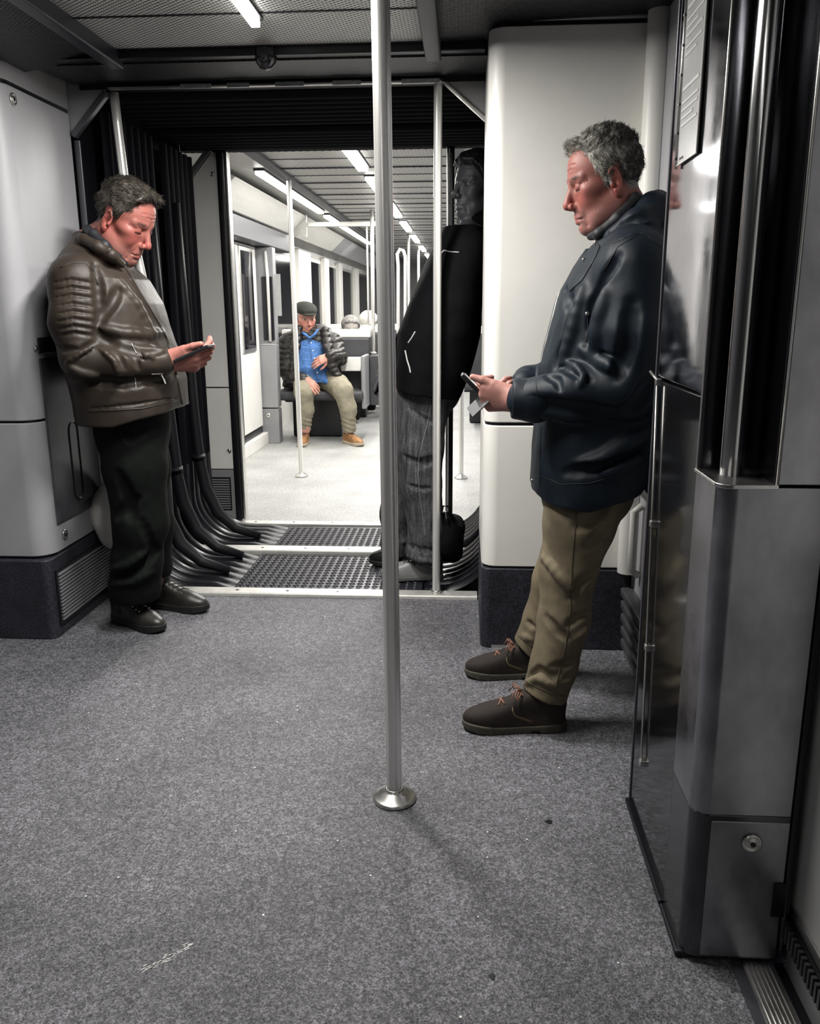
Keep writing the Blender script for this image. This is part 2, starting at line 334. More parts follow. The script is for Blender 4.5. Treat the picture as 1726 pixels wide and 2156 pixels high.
# ================================================================ poles
def floor_pole(x, y, z1, r, label, grp=None, top=None, flr=.05, z0=0.):
    t = thing('grab_pole', (x, y, z0), label, 'grab pole', grp or 'steel grab poles standing on the floor')
    tx, ty = top or (x, y)
    MB().tube([(x, y, z0 + .012), (tx, ty, z1)], r, 32).build('pole', POLE, t, smooth='auto')
    MB().lathe([(flr, 0), (flr, .006), (flr * .93, .011), (flr * .72, .013), (flr * .68, .020), (r * 1.25, .022), (r * 1.2, .030), (r, .031)], (x, y, z0), 40).build('floor_flange', ALU, t, smooth='auto')
    return t
floor_pole(-.159, 1.791, 1.95, .0185, 'tall steel grab pole nearest the camera in the middle of the floor', top=(-.170, 1.791), flr=.052)
pr = thing('gangway_pole', (-.109, 3.25, 0), 'straight steel pole on the door sill in front of the man in black', 'grab pole', 'steel poles at the gangway sill')
MB().tube([(-.109, 3.25, .014), (-.105, 3.25, 1.916)], .0155, 24).build('pole', POLE, pr, smooth='auto')
MB().lathe([(.021, 0), (.021, .012), (.0155, .014)], (-.109, 3.25, .014), 24).build('socket', ALU, pr, smooth='auto')
pl_ = thing('gangway_pole', (-1.242, 3.25, 0), 'bent steel pole on the left of the gangway behind the leather jacket man', 'grab pole', 'steel poles at the gangway sill')
_pp = [(240, 195), (247, 260), (258, 350), (270, 440), (285, 520), (303, 600), (318, 700), (328, 800), (335, 900), (340, 1000), (345, 1120), (350, 1247)]
MB().tube([U(a, b, y=3.25) for a, b in _pp], .0165, 20).build('pole', POLE, pl_, smooth='auto')
# ================================================================ gangway floor: sills, mats, bellows
def sill(x0, x1, y0, y1, z, label):
    t = thing('threshold_plate', ((x0 + x1) / 2, (y0 + y1) / 2, 0), label, 'threshold plate', 'metal threshold plates across the gangway')
    MB().prism([(y0, -.05), (y0, z - .004), (y0 + .006, z), (y1 - .004, z), (y1, z - .006), (y1, -.05)], 0, x0, x1).build('plate', SILLM, t)
    for x in np.arange(x0 + .12, x1 - .03, .21): MB().lathe([(.007, 0), (.007, .0012), (.003, .0016)], (x, (y0 + y1) / 2, z), 10).build('screw', FRM, t)
    return t
sill(-1.262, .058, 3.212, 3.285, .014, 'nearest pale metal threshold plate at the edge of the grey floor')
sill(-1.30, .05, 3.81, 3.90, .02, 'middle pale metal threshold plate between the two tread mats')
sill(-1.25, .05, 4.34, 4.40, .016, 'farthest pale metal threshold plate at the edge of the bright floor')
def Mtread():
    m = bpy.data.materials.new('tread_rubber'); m.use_nodes = True; nt = m.node_tree; b = nt.nodes['Principled BSDF']; L = nt.links.new
    b.inputs['Base Color'].default_value = (.035, .035, .042, 1); b.inputs['Roughness'].default_value = .32; b.inputs['Metallic'].default_value = .45
    return m
TREAD = Mtread()
def tread(x0, x1, y0, y1, label, px=.0335, py=.036):
    t = thing('tread_mat', ((x0 + x1) / 2, (y0 + y1) / 2, 0), label, 'tread mat', 'studded tread mats in the gangway')
    MB().box(x0, x1, y0, y1, -.04, .003).build('base', TREAD, t)
    m = MB(); r0, r1 = .0125, .0085
    for j, y in enumerate(np.arange(y0 + py * .6, y1 - py * .4, py)):
        for i, x in enumerate(np.arange(x0 + px * .6, x1 - px * .4, px)):
            n = 10; vs = []
            for (r, z) in ((r0, .003), (r0 * .86, .0062), (r1 * .9, .0062), (r1 * .7, .0032)):
                for k in range(n):
                    a = 2 * math.pi * k / n; vs.append((x + r * 1.15 * math.cos(a), y + r * .95 * math.sin(a), z))
            m.add(vs, [(q * n + k, q * n + (k + 1) % n, (q + 1) * n + (k + 1) % n, (q + 1) * n + k) for q in range(3) for k in range(n)])
    o = m.build('tread_studs', TREAD, t, smooth=True); return t
tread(-.96, -.17, 3.288, 3.808, 'near studded black tread mat in the gangway')
tread(-.93, -.22, 3.905, 4.335, 'far studded black tread mat beyond the middle threshold plate')
def bellows(y0, y1, nr, label, amp=.022):
    t = thing('gangway_bellows', (-.62, (y0 + y1) / 2, 0), label, 'bellows', 'black rubber gangway bellows')
    ny = nr * 10 + 1; ys = np.linspace(y0, y1, ny); ph = np.abs(np.sin(np.pi * nr * (ys - y0) / (y1 - y0)))
    def side(sx, xw, xe):
        path = [(xe, -.012, 0)]
        R_ = .24
        path += [(xe + (xw + sx * R_ * -1 - xe) * k / 6, -.012 + .0 * k, 0) for k in range(1, 7)]
        cx0 = xw - sx * R_
        for k in range(1, 13):
            a = math.pi / 2 * k / 12; path.append((cx0 + sx * R_ * math.sin(a), -.012 + R_ - R_ * math.cos(a), a))
        path += [(xw, z, math.pi / 2) for z in (.4, .7, 1.1, 1.5, 1.85)]
        rows = []
        for i, (x, z, a) in enumerate(path):
            k = min(1, i / 3.) * amp
            nx, nz = -sx * math.sin(a), math.cos(a)
            rows.append([(x + nx * k * p, y, z + nz * k * p + .012) for y, p in zip(ys, ph)])
        MB().grid(rows[:20]).build('floor_folds', RUBBER, t, smooth=True); MB().grid(rows[19:]).build('side_folds', MATTE, t, smooth=True)
    side(-1, -1.36, -.965 if y0 < 3.6 else -.935); side(1, .13, -.165 if y0 < 3.6 else -.215)
    rows = [[(x, y, 1.915 - amp * p) for y, p in zip(ys, ph)] for x in np.linspace(-1.36, .13, 12)]
    MB().grid(rows).build('roof_folds', MATTE, t, smooth=True)
    return t
bl1 = bellows(3.29, 3.80, 7, 'ribbed black rubber bellows in the nearer half of the gangway')
bl2 = bellows(3.91, 4.335, 6, 'ribbed black rubber bellows in the farther half of the gangway')
_hz = [.012, .05, .13, .26, .40, .7, 1.1, 1.6]
def strut(y, t):
    xs = [-1.02, -1.14, -1.23, -1.285, -1.305, -1.32, -1.33, -1.34]
    s0 = MB().tube([(x, y, z + .02) for x, z in zip(xs, _hz)], [.018, .024, .030, .030, .026, .024, .022, .02], 14).build('bellows_strut', STRUTM, t, smooth=True)
    MB().tube([(-1.307, y, .42), (-1.309, y, .45)], .032, 14).build('collar', STRUTM, s0, smooth='auto')
strut(3.45, bl1); strut(3.68, bl1); strut(4.02, bl2)
# ================================================================ right foreground: steel screen, door pillar, door
sp = thing('steel_screen', (.41, 1.6, 0), 'polished dark steel draught screen reflecting the man in the parka', 'screen')
X0 = .400; YF, YN = 1.80, 1.445
MB().box(X0, X0 + .03, YN + .004, YF, 1.005, 2.05).build('upper_sheet', MIRR, sp, bevel=.003)
MB().box(X0, X0 + .03, YN + .004, YF, .012, 1.0).build('lower_sheet', M('smoked_sheet', (.07, .07, .08), .10, .9, .25, 5, bump=.01, bs=8), sp, bevel=.003)
MB().box(X0 - .003, X0 + .034, YF - .004, YF + .006, .0, 2.05).build('edge_strip', FRM, sp, bevel=.002)
rod = MB().tube([(X0 - .006, 1.765, 1.0), (X0 - .006, 1.733, .708), (X0 - .006, 1.707, .441), (X0 - .006, 1.688, .175)], .0026, 8).build('edge_rod', ALU, sp, smooth=True)
for (y, z) in ((1.765, 1.0), (1.733, .708), (1.707, .441), (1.688, .178)): MB().box(X0 - .010, X0 + .002, y - .008, y + .008, z - .010, z + .004).build('clip', ALU, rod, bevel=.002)
MB().tube([(X0 - .004, 1.845, 1.012), (X0 - .006, 1.765, 1.0)], .003, 8).build('clip_arm', ALU, rod, smooth=True)
MB().box(X0 - .010, X0 + .03, YN + .004, YF + .01, 0, .014).build('kick_seal', RUBBER, sp, bevel=.004)

ip = thing('notice_plate', (.398, 1.64, 1.40), 'clear hanging notice plate with raised lines on the steel screen', 'notice')
PLT = M('plate_plastic', (.40, .40, .40), .3, .1, .1, 20)
pa, pb = 1.585, 1.722
MB().box(X0 - .0050, X0 - .0015, pa, pb, 1.405, 1.80).build('plate', PLT, ip, bevel=.001)
MB().tube([(X0 - .006, pb + .004, 1.40), (X0 - .006, pb + .004, 1.80)], .0028, 8).build('hinge_rod', ALU, ip, smooth=True)
MB().tube([(X0 - .005, pa, 1.80), (X0 - .005, pa, 1.405), (X0 - .005, pb, 1.405)], .0016, 6).build('edge_frame', WHITE, ip)
for z in (1.415, 1.46, 1.51, 1.56, 1.61, 1.66): MB().tube([(X0 - .006, pb + .004, z), (X0 - .006, pb + .004, z + .004)], .0038, 8).build('hinge_knuckle', DARKP, ip)
TXT = M('plate_lines', (.62, .62, .62), .35)
zz = [1.665, 1.645, 1.632, 1.619, 1.600, 1.587, 1.530, 1.508, 1.495, 1.482, 1.469]
for k, z in enumerate(zz):
    MB().box(X0 - .0060, X0 - .0045, pa + .015 + (.03 if k in (2, 5, 9) else 0), pb - .012, z, z + (.006 if k in (0, 6) else .004)).build('raised_line', TXT, ip)
lk = [(X0 - .006, 1.605 + .012 * math.cos(a), 1.705 + .024 * math.sin(a)) for a in np.linspace(0, 2 * math.pi, 21)]
MB().tube(lk, .0022, 6, False).build('slot_rim', WHITE, ip, smooth=True)
MB().box(X0 - .0060, X0 - .0047, 1.598, 1.610, 1.69, 1.72).build('slot', BLACK, ip)
for y in (1.70, 1.69, 1.68): MB().box(X0 - .0060, X0 - .0047, y - .002, y + .002, 1.412, 1.416).build('dot', BLACK, ip)
# door pillar with corner notch
dp = thing('door_pillar', (.48, 1.4, 0), 'scratched steel door pillar with corner notch beside the right door', 'pillar')
YP = 1.305; XQ = .563; NX = .484; NY = 1.445; NZ = .878
def pil_plan(r=.03):
    pl = [(X0 - .002 + r - r * math.sin(a), YP + r - r * math.cos(a)) for a in np.linspace(0, math.pi / 2, 8)]
    return [(XQ, YP)] + pl + [(X0 - .002, NY), (XQ, NY)]
MB().prism(pil_plan(), 2, .300, NZ - .004).build('pillar_body', PILLAR, dp, bevel=.002)
ap = MB().prism([(XQ, YP - .001), (.432, YP - .001), (.425, YP + .004), (.425, YP + .05), (XQ, YP + .05)], 2, .016, .289).build('access_panel', PILLAR, dp, bevel=.002)
MB().box(X0 - .010, X0 + .03, YP + .01, YN, 0, .013).build('kick_seal', RUBBER, dp, bevel=.004)
MB().prism(pil_plan(), 2, .012, .300).build('pillar_foot', M('pillar_dark', (.10, .10, .11), .2, .9, .25, 6), dp, bevel=.002)
lock(.501, YP - .001, .250, 1, ap, .017, 'lock', -1)
MB().box(.545, .572, YP - .004, YP + .03, .105, .172).build('notch_plate', BLACK, dp)
MB().box(NX, XQ, YP, NY, NZ, 2.05).build('upper_face', PILLAR, dp, bevel=.003)
MB().box(X0, NX + .005, NY - .003, NY + .002, NZ, 2.05).build('notch_back', M('notch_steel', (.07, .07, .08), .14, .95, .2, 5), dp)
MB().box(NX - .004, NX + .001, YP + .004, NY, NZ, 2.05).build('notch_side', MATS['notch_steel'], dp)
tr_ = MB().prism([(NX + .002, YP - .004)] + [(X0 - .006 + .025 - .025 * math.sin(a), YP - .004 + .025 - .025 * math.cos(a)) for a in np.linspace(0, math.pi / 2, 8)] + [(X0 - .006, NY), (NX + .002, NY)], 2, NZ - .006, NZ + .001).build('tray', STEEL, dp, bevel=.0015)
for (x, y) in ((NX, YP + .001), (X0 - .002, NY - .002)): MB().tube([(x, y, NZ), (x, y, 2.05)], .0022, 8).build('notch_edge', ALU, dp, smooth=True)
gp = thing('grab_pole', (.437, 1.36, NZ), 'thick steel grab pole standing in the corner notch of the door pillar', 'grab pole')
q = U(1540, 1003, z=NZ)
MB().tube([(q[0] + .002, q[1] + .012, NZ), (q[0] + .002, q[1] + .012, 2.05)], .0185, 32).build('pole', M('dark_pole', (.62, .62, .62), .17, 1, .1, 30, (1, 1, .02)), gp, smooth='auto')
# door gasket, door leaf, sill rails
gk = MB().box(.564, .578, 1.30, 1.36, .03, 2.05).build('door_gasket', RUBBER, bevel=.006); tag(gk, 'black rubber gasket strip right of the steel door pillar', 'gasket')
dr = thing('sliding_door', (.65, .85, 0), 'pale grey sliding door leaf at the right edge', 'door'); 
MB().box(.588, .62, -.1, 1.62, .10, 2.05).build('leaf', M('door_paint', (.62, .62, .61), .35, 0, .06, 4), dr, bevel=.004)
MB().box(.582, .60, -.1, 1.60, .100, .122).build('lower_rail', ALU, dr, bevel=.003)
MB().box(.584, .590, .5, .74, .85, 1.75).build('door_window', WIN, dr, bevel=.01)
br = thing('brush_strip', (.62, .8, 0), 'black toothed brush strip under the sliding door', 'brush strip')
MB().box(.576, .592, -.1, 1.56, .060, .100).build('strip', BLACK, br)
m = MB()
for y in np.arange(.85, 1.56, .014): m.box(.568, .578, y, y + .007, .062, .096)
m.build('teeth', M('brush_teeth', (.05, .05, .055), .4), br)
dsl = thing('door_sill', (.57, .6, 0), 'grooved aluminium door sill track on the floor beside the right door', 'door sill')
MB().box(.578, .63, -.1, 1.30, .0, .057).build('step', M('sill_paint', (.30, .30, .31), .35, .2), dsl, bevel=.004)
MB().box(.505, .560, -.1, 1.31, .0, .006).build('track', ALU, dsl)
for k in range(6): MB().box(.510 + k * .008, .514 + k * .008, -.1, 1.31, .006, .0085).build('track_rib', ALU, dsl)
MB().box(.486, .505, -.1, 1.31, .0, .0035).build('track_edge', FRM, dsl); MB().box(.56, .578, -.1, 1.31, .0, .003).build('channel', BLACK, dsl)
# small marks on the floor
def blob(name, px, py, r, label, m, sx=1.):
    c = U(px, py, z=0); n = 14
    pts = [(c[0] + r * sx * (1 + .25 * math.sin(3 * a + px)) * math.cos(a), c[1] + r * (1 + .2 * math.cos(2 * a + py)) * math.sin(a)) for a in np.linspace(0, 2 * math.pi, n, endpoint=False)]
    tag(MB().prism(pts, 2, 0, .0012).build(name, m, bevel=.0005), label, 'gum spot', 'gum spots on the floor')
blob('gum_spot', 1155, 1731, .007, 'dark flattened gum spot on the floor right of the pole base', BLACK, 1.3)
blob('gum_spot', 1036, 2057, .006, 'dark flattened gum spot on the floor near the lower edge', BLACK)
sm = MB()
for k in range(42):
    u_, v_ = random.random(), random.gauss(0, .25)
    c = U(292 + 106 * u_ + v_ * 10, 2047 - 56 * u_ + v_ * 12, z=0); l = random.uniform(.004, .012)
    sm.add([(c[0], c[1], .0006), (c[0] + .0012, c[1] - .0014, .0006), (c[0] + l * .9, c[1] + l * .55, .0006), (c[0] + l * .9 - .0012, c[1] + l * .55 + .0012, .0006)], [(0, 1, 2, 3)])
for k in range(10):
    u_ = random.random(); c = U(340 + 55 * u_, 1982 - 6 * u_, z=0)
    sm.add([(c[0], c[1], .0006), (c[0] + .004, c[1] - .001, .0006), (c[0] + .005, c[1] + .0012, .0006)], [(0, 1, 2)])
tag(sm.build('scuff_mark', M('chalk', (.62, .62, .6), .8), solid=.0006), 'pale scratchy scuff mark on the floor at lower left', 'scuff mark')
m = MB()
for k in range(60):
    x, y = RNG.uniform(-1.4, .35), RNG.uniform(.75, 3.1); r = RNG.uniform(.0012, .0028); n = 6
    m.add([(x + r * math.cos(a), y + r * math.sin(a), .0006 if q else .0012) for q in (1, 0) for a in np.arange(6) * math.pi / 3], [tuple(range(6))[::-1], tuple(range(6, 12))] + [(i, (i + 1) % 6, 6 + (i + 1) % 6, 6 + i) for i in range(6)])
o = m.build('litter_crumbs', WHITE); tag(o, 'tiny pale crumbs scattered over the grey floor', 'crumbs'); o['kind'] = 'stuff'
# ================================================================ far car
YB = 4.40
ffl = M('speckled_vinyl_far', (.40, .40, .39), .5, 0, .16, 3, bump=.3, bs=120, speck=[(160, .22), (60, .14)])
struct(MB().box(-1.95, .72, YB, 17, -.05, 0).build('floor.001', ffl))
struct(MB().box(-1.15, -.05, YB, 17, 1.97, 1.99).build('ceiling.004', PERFF))
s_ = MB()
for y in np.arange(4.75, 16.5, .62): s_.box(-1.12, -.08, y, y + .018, 1.962, 1.972)
for y in np.arange(5.06, 16.5, .62): s_.box(-1.12, -.08, y, y + .006, 1.966, 1.972)
struct(s_.build('trim_3', FRM))
s_ = MB().box(-1.185, -1.12, YB + .05, 17, 1.945, 2.0); s_.box(-.08, -.02, YB + .05, 17, 1.945, 2.0)
struct(s_.build('trim_4', DARKP, bevel=.006))
s_ = MB().box(-1.8, -1.185, YB + .05, 17, 1.99, 2.01); s_.box(-.02, .7, YB + .05, 17, 1.99, 2.01)
struct(s_.build('ceiling.005', PERFF))
struct(MB().box(-1.86, -1.80, YB + .1, 17, 0, 2.0).build('wall_left.001', WHITE))
struct(MB().box(.62, .68, YB + .1, 17, 0, 2.0).build('wall_right.002', WALL))
struct(MB().box(-1.9, .7, 17, 17.05, 0, 2.05).build('wall_far_end', WALLG))
struct(MB().box(-1.95, .75, YB, 17, 2.02, 2.06).build('ceiling.006', BLACK))
fp = thing('far_portal', (-.62, YB, 0), 'dark lintel and posts framing the bright far car', 'portal')
MB().box(-1.42, .19, YB - .018, YB + .045, 1.905, 2.0).build('lintel', MATTE, fp)
MB().box(-1.42, -1.30, YB - .016, YB - .013, 1.93, 2.0).build('corner_filler', MATTE, fp)
MB().box(-1.242, -1.205, YB - .02, YB + .05, .018, 1.904).build('jamb', BLACK, fp, bevel=.008)
MB().box(-1.203, -1.190, YB - .005, YB + .05, .018, 1.904).build('jamb_edge', ALU, fp, bevel=.003)
MB().box(-.085, -.060, YB - .02, YB + .05, .018, 1.904).build('jamb', BLACK, fp, bevel=.006)
MB().box(-.099, -.087, YB - .01, YB + .05, .018, 1.904).build('jamb_edge', ALU, fp, bevel=.003)
# left end cabinet of the far car
fc = thing('end_cabinet', (-1.4, YB + .1, 0), 'pale chamfered end cabinet with small vent left of the far doorway', 'cabinet')
def fcp(z0, z1, nm, m, chamf=False):
    if chamf:
        MB().prism([(-1.425, z0), (-1.245, z0), (-1.245, 1.90), (-1.27, 1.90), (-1.425, 1.72)], 1, YB + .005, YB + .25).build(nm, m, fc, bevel=.003)
    else: MB().box(-1.425, -1.245, YB + .005, YB + .25, z0, z1).build(nm, m, fc, bevel=.003)
PPAN = M('portal_panel', (.80, .79, .76), .40, 0, .05, 4)
fcp(.30, .735, 'lower_panel', PPAN); fcp(.742, 1.9, 'upper_panel', PPAN, True); fcp(0, .295, 'skirting', WALLG)
MB().prism([(-1.452, 0), (-1.427, 0), (-1.427, 1.715), (-1.268, 1.905), (-1.285, 1.925), (-1.455, 1.73)], 1, YB - .012, YB + .2).build('edge_trim', M('edge_grey', (.2, .2, .21), .35, .3), fc, bevel=.003)
gz = MB().box(-1.405, -1.265, YB - .003, YB + .006, .075, .255).build('vent_grille', BLACK, fc)
m = MB()
for k in range(13): m.box(-1.40, -1.27, YB - .007, YB, .08 + k * .0133, .087 + k * .0133)
m.build('louvre_slats', MATS['louvre_grey'], gz)
lock(-1.265, YB + .004, .40, 1, fc, .012, 'lock', -1); lock(-1.27, YB + .004, 1.80, 1, fc, .012, 'lock', -1)
# left wall of the far car, from near to far
def win(y0, y1, z0=.80, z1=1.70, x=-1.795, nm='window_1'):
    o = struct(MB().box(x - .02, x + .012, y0, y1, z0, z1).build(nm, ALU, bevel=.004))
    MB().box(x - .01, x + .016, y0 + .04, y1 - .04, z0 + .04, z1 - .04).build('pane', WIN, o); return o
fd = thing('sliding_door', (-1.73, 6.5, 0), 'white sliding door with a narrow dark window in the far left wall', 'door')
MB().box(-1.79, -1.735, 5.75, 6.45, .15, 1.635).build('leaf', WHITE, fd, bevel=.006)
MB().box(-1.79, -1.735, 6.46, 7.13, .16, 1.635).build('leaf', WHITE, fd, bevel=.006)
MB().box(-1.737, -1.722, 6.58, 6.98, .80, 1.61).build('window_frame', ALU, fd, bevel=.004)
MB().box(-1.728, -1.718, 6.61, 6.95, .83, 1.58).build('window_pane', WIN, fd)
MB().box(-1.737, -1.722, 5.9, 6.3, .80, 1.60).build('window_pane', WIN, fd)
MB().box(-1.79, -1.74, 5.75, 7.13, .10, .15).build('bottom_gap', BLACK, fd); MB().box(-1.80, -1.70, 5.75, 7.15, 0, .10).build('sill', WHITE, fd, bevel=.004)
MB().box(-1.79, -1.70, 5.65, 5.78, 0, 1.63).build('door_post', ALU, fd, bevel=.005)
for (ya, yb) in ((5.6, 5.63), (6.44, 6.47)): MB().box(-1.735, -1.725, ya, yb, .1, 1.63).build('door_seal', BLACK, fd)
hd = MB().box(-1.8, -1.62, 5.55, 8.1, 1.64, 1.795); tag(hd.build('door_header', DARKP, bevel=.01), 'dark door mechanism header under the lit cove panel', 'header')
fpil = thing('door_pillar', (-1.62, 7.2, 0), 'grey door pillar with grab bar left of the seated man', 'pillar')
MB().box(-1.79, -1.60, 7.15, 7.28, .31, .84).build('lower_body', WALLG, fpil, bevel=.006)
MB().box(-1.79, -1.60, 7.15, 7.28, .0, .30).build('access_panel', WALLG, fpil, bevel=.006)
MB().box(-1.79, -1.60, 7.17, 7.28, .85, 1.635).build('upper_body', WALLG, fpil, bevel=.006)
MB().box(-1.70, -1.61, 7.155, 7.172, .88, 1.40).build('grab_recess', BLACK, fpil, bevel=.004)
MB().tube([(-1.645, 7.15, .87), (-1.645, 7.15, 1.41), (-1.66, 7.16, 1.60)], .013, 10).build('grab_bar', POLE, fpil, smooth=True)
lock(-1.69, 7.15, .245, 1, fpil, .02, 'lock', -1)
np_ = tag(MB().box(-1.59, -1.54, 7.16, 7.165, 1.08, 1.42).build('notice_plate', PLT, bevel=.002), 'narrow pale notice plate beside the far door pillar', 'notice')
_k = 1
for (a, b) in ((8.05, 8.95), (9.85, 10.65), (11.1, 11.9), (12.3, 13.6), (14.2, 15.6)): win(a, b, nm='window_%d' % _k); _k += 1
for y, wd in ((9.05, .68), (10.72, .30), (11.95, .28), (13.7, .4)):
    o = MB().box(-1.80, -1.735, y, y + wd, 0, 1.75).build('wall_pilaster', WHITE, bevel=.015)
    tag(o, {9.05: 'wide white wall pilaster behind the flat-capped man', 10.72: 'narrow white wall pilaster above the curly-haired head', 11.95: 'narrow white pilaster deeper in the far car', 13.7: 'white pilaster at the far end of the far car'}[y], 'pilaster', 'wall pilasters of the far car')
# lit cove panels
def cove(y0, y1, label, m):
    t = thing('cove_panel', (-1.52, (y0 + y1) / 2, 1.79), label, 'cove panel', 'cove panels above the far windows')
    a = [(-1.44, 1.945), (-1.60, 1.80), (-1.63, 1.80), (-1.47, 1.96)]
    MB().prism(a, 1, y0, y1).build('panel', m, t, bevel=.004)
    return t
CVM = M('cove_enamel', (.78, .77, .73), .22, .1, .05, 10, (1, .3, 8))
cove(5.5, 7.9, 'bright ribbed cove panel over the far door', CVM)
cv2 = cove(7.93, 10.4, 'bright smooth cove panel above the far windows', CVM)
MB().box(-1.6, -1.44, 7.90, 7.925, 1.77, 1.96).build('joint', ALU, cv2)
cove(10.43, 11.1, 'grey cove end panel with a round speaker', WALLG); cove(11.13, 15.5, 'dim cove panel at the far end', WALL)
cb2 = thing('cross_rail', (-1.1, 7.95, 1.88), 'pale cross rail under the far ceiling joining cove and pole', 'rail')
MB().box(-1.44, -.80, 7.93, 7.99, 1.86, 1.90).build('beam', WHITE, cb2, bevel=.006)
MB().tube([(-.9, 7.96, 1.86), (-.9, 7.96, 1.0)], .008, 8).build('rod', POLE, cb2, smooth=True)
_fl = ['light strip in the far car ceiling right behind the portal', 'light strip over the pole in front of the seated man', 'light strip above the seated man', 'light strip above the curly-haired head', 'light strip deep in the far car, fifth from the portal', 'light strip deep in the far car, second from its end', 'light strip at the very end of the far car']
for (a, b, e), t_ in zip(FAR_LAMPS, _fl): ceiling_light(a, b, e, 1.97, -.62, t_, .06)
for (a, b, e), t_ in zip(COVE_LAMPS, ['slim cove light along the far door panel', 'slim cove light above the far windows']): ceiling_light(a, b, e, 1.985, -1.29, t_, .05)
# poles of the far car
floor_pole(-1.133, 5.70, 1.97, .0165, 'steel pole in the far car in front of the flat-capped man', top=(-1.145, 5.70), flr=.045)
floor_pole(-.02, 5.68, 1.97, .0165, 'steel pole in the far car right of the man in black', flr=.045)
# seats
def seat_bench(x0, x1, yb, label):
    t = thing('seat_bench', ((x0 + x1) / 2, yb, 0), label, 'bench seat', 'bench seats of the far car')
    MB().box(x0, x1, yb, yb + .07, .30, .88).build('backrest', M('seat_grey', (.045, .045, .05), .6, 0, .2, 8, bump=.1, bs=300), t, bevel=.02)
    MB().box(x0, x1 + .005, yb + .02, yb + .12, .88, .955).build('top_ledge', WHITE, t, bevel=.012)
    MB().box(x0 + .005, x1 - .02, yb - .42, yb, .36, .44).build('seat', MATS['seat_grey'], t, bevel=.025)
    MB().box(x0 + .1, x1 - .25, yb - .12, yb + .02, .0, .36).build('pedestal', BLACK, t, bevel=.02)
    MB().box(x1 - .04, x1 - .002, yb - .35, yb - .002, .28, .74).build('side_panel', WALLG, t, bevel=.012)
    MB().box(x1 - .0, x1 + .09, yb - .05, yb + .1, .28, .728).build('end_box', MATS['seat_grey'], t, bevel=.012)
    return t
seat_bench(-1.66, -.86, 7.66, 'dark bench seat with white top ledge carrying the flat-capped man')
wb = tag(MB().prism([(-1.10, .595), (-.915, .595), (-.905, .715), (-1.115, .715)], 1, 7.48, 7.62).build('waste_box', WHITE, bevel=.01), 'white waste box fixed beside the seated man', 'waste box')
fpo = thing('grab_pole', (-.845, 7.72, .74), 'steel pole rising from the end box of the bench seat', 'grab pole')
a_, b_ = U(786, 745, y=7.72), U(783, 460, y=7.72)
MB().tube([a_, b_ + [0, 0, .12]], .017, 14).build('pole', POLE, fpo, smooth=True); MB().lathe([(.03, 0), (.03, .012), (.017, .02)], a_, 16).build('flange', ALU, fpo)
seat_bench(-1.66, -.80, 9.05, 'second dark bench seat behind the partition')
seat_bench(-1.66, -.80, 9.95, 'third dark bench seat carrying the white-haired person')
hl = thing('hoop_rail', (-.7, 9.3, .9), 'curved steel hoop handrail beyond the tall pole', 'handrail')
hp = [np.array([U(838, 700, y=9.3)[0], 9.3, 0])] + [U(a, b, y=9.3) for a, b in ((838, 700), (838, 560), (836, 535), (842, 525), (849, 528), (853, 540), (853, 600), (853, 700))] + [np.array([U(853, 700, y=9.3)[0], 9.3, 0])]
MB().tube(hp, .018, 10).build('hoop', POLE, hl, smooth=True)
_q = U(860, 560, y=10.2); tag(MB().tube([(_q[0], 10.2, 0), (_q[0], 10.2, 1.97)], .016, 10).build('grab_pole', POLE, smooth=True), 'thin steel pole just right of the hoop handrail', 'grab pole')
_q = U(881, 590, y=12.5); tag(MB().tube([(_q[0], 12.5, 0), (_q[0], 12.5, 1.97)], .018, 10).build('grab_pole', POLE, smooth=True), 'thin distant steel pole beside the chest of the man in black', 'grab pole')
seat_bench(-.05, .52, 8.6, 'dark bench seat on the right of the far car, mostly hidden')

# ================================================================ implicit surfaces for figures, clothes and shoes
_rp = np.random.default_rng(11).permutation(256); _PERM = np.concatenate([_rp, _rp, _rp]).astype(np.int32)
_GR = np.random.default_rng(5).uniform(-1, 1, 256).astype(np.float32)
def vnoise(p):
    i = np.floor(p).astype(np.int32); f = p - i; f = f * f * (3 - 2 * f); i &= 255; r = 0
    for dx in (0, 1):
        for dy in (0, 1):
            for dz in (0, 1):
                h = _GR[_PERM[_PERM[_PERM[(i[:, 0] + dx) & 255] + ((i[:, 1] + dy) & 255)] + ((i[:, 2] + dz) & 255)]]
                r = r + h * (f[:, 0] if dx else 1 - f[:, 0]) * (f[:, 1] if dy else 1 - f[:, 1]) * (f[:, 2] if dz else 1 - f[:, 2])
    return r
def fbm(p, sc, oct=3):
    p = p * np.array(sc); r = 0; a = 1.
    for k in range(oct): r = r + a * vnoise(p + 17.3 * k); p = p * 2.03; a *= .5
    return r
def smin(a, b, k):
    if k <= 0: return np.minimum(a, b)
    h = np.clip(.5 + .5 * (a - b) / k, 0, 1); return a * (1 - h) + b * h - k * h * (1 - h)
def smax(a, b, k): return -smin(-a, -b, k)
def rot(ax, deg):
    a = math.radians(deg); c, s = math.cos(a), math.sin(a)
    return np.array({'x': [[1, 0, 0], [0, c, -s], [0, s, c]], 'y': [[c, 0, s], [0, 1, 0], [-s, 0, c]], 'z': [[c, -s, 0], [s, c, 0], [0, 0, 1]]}[ax], float)
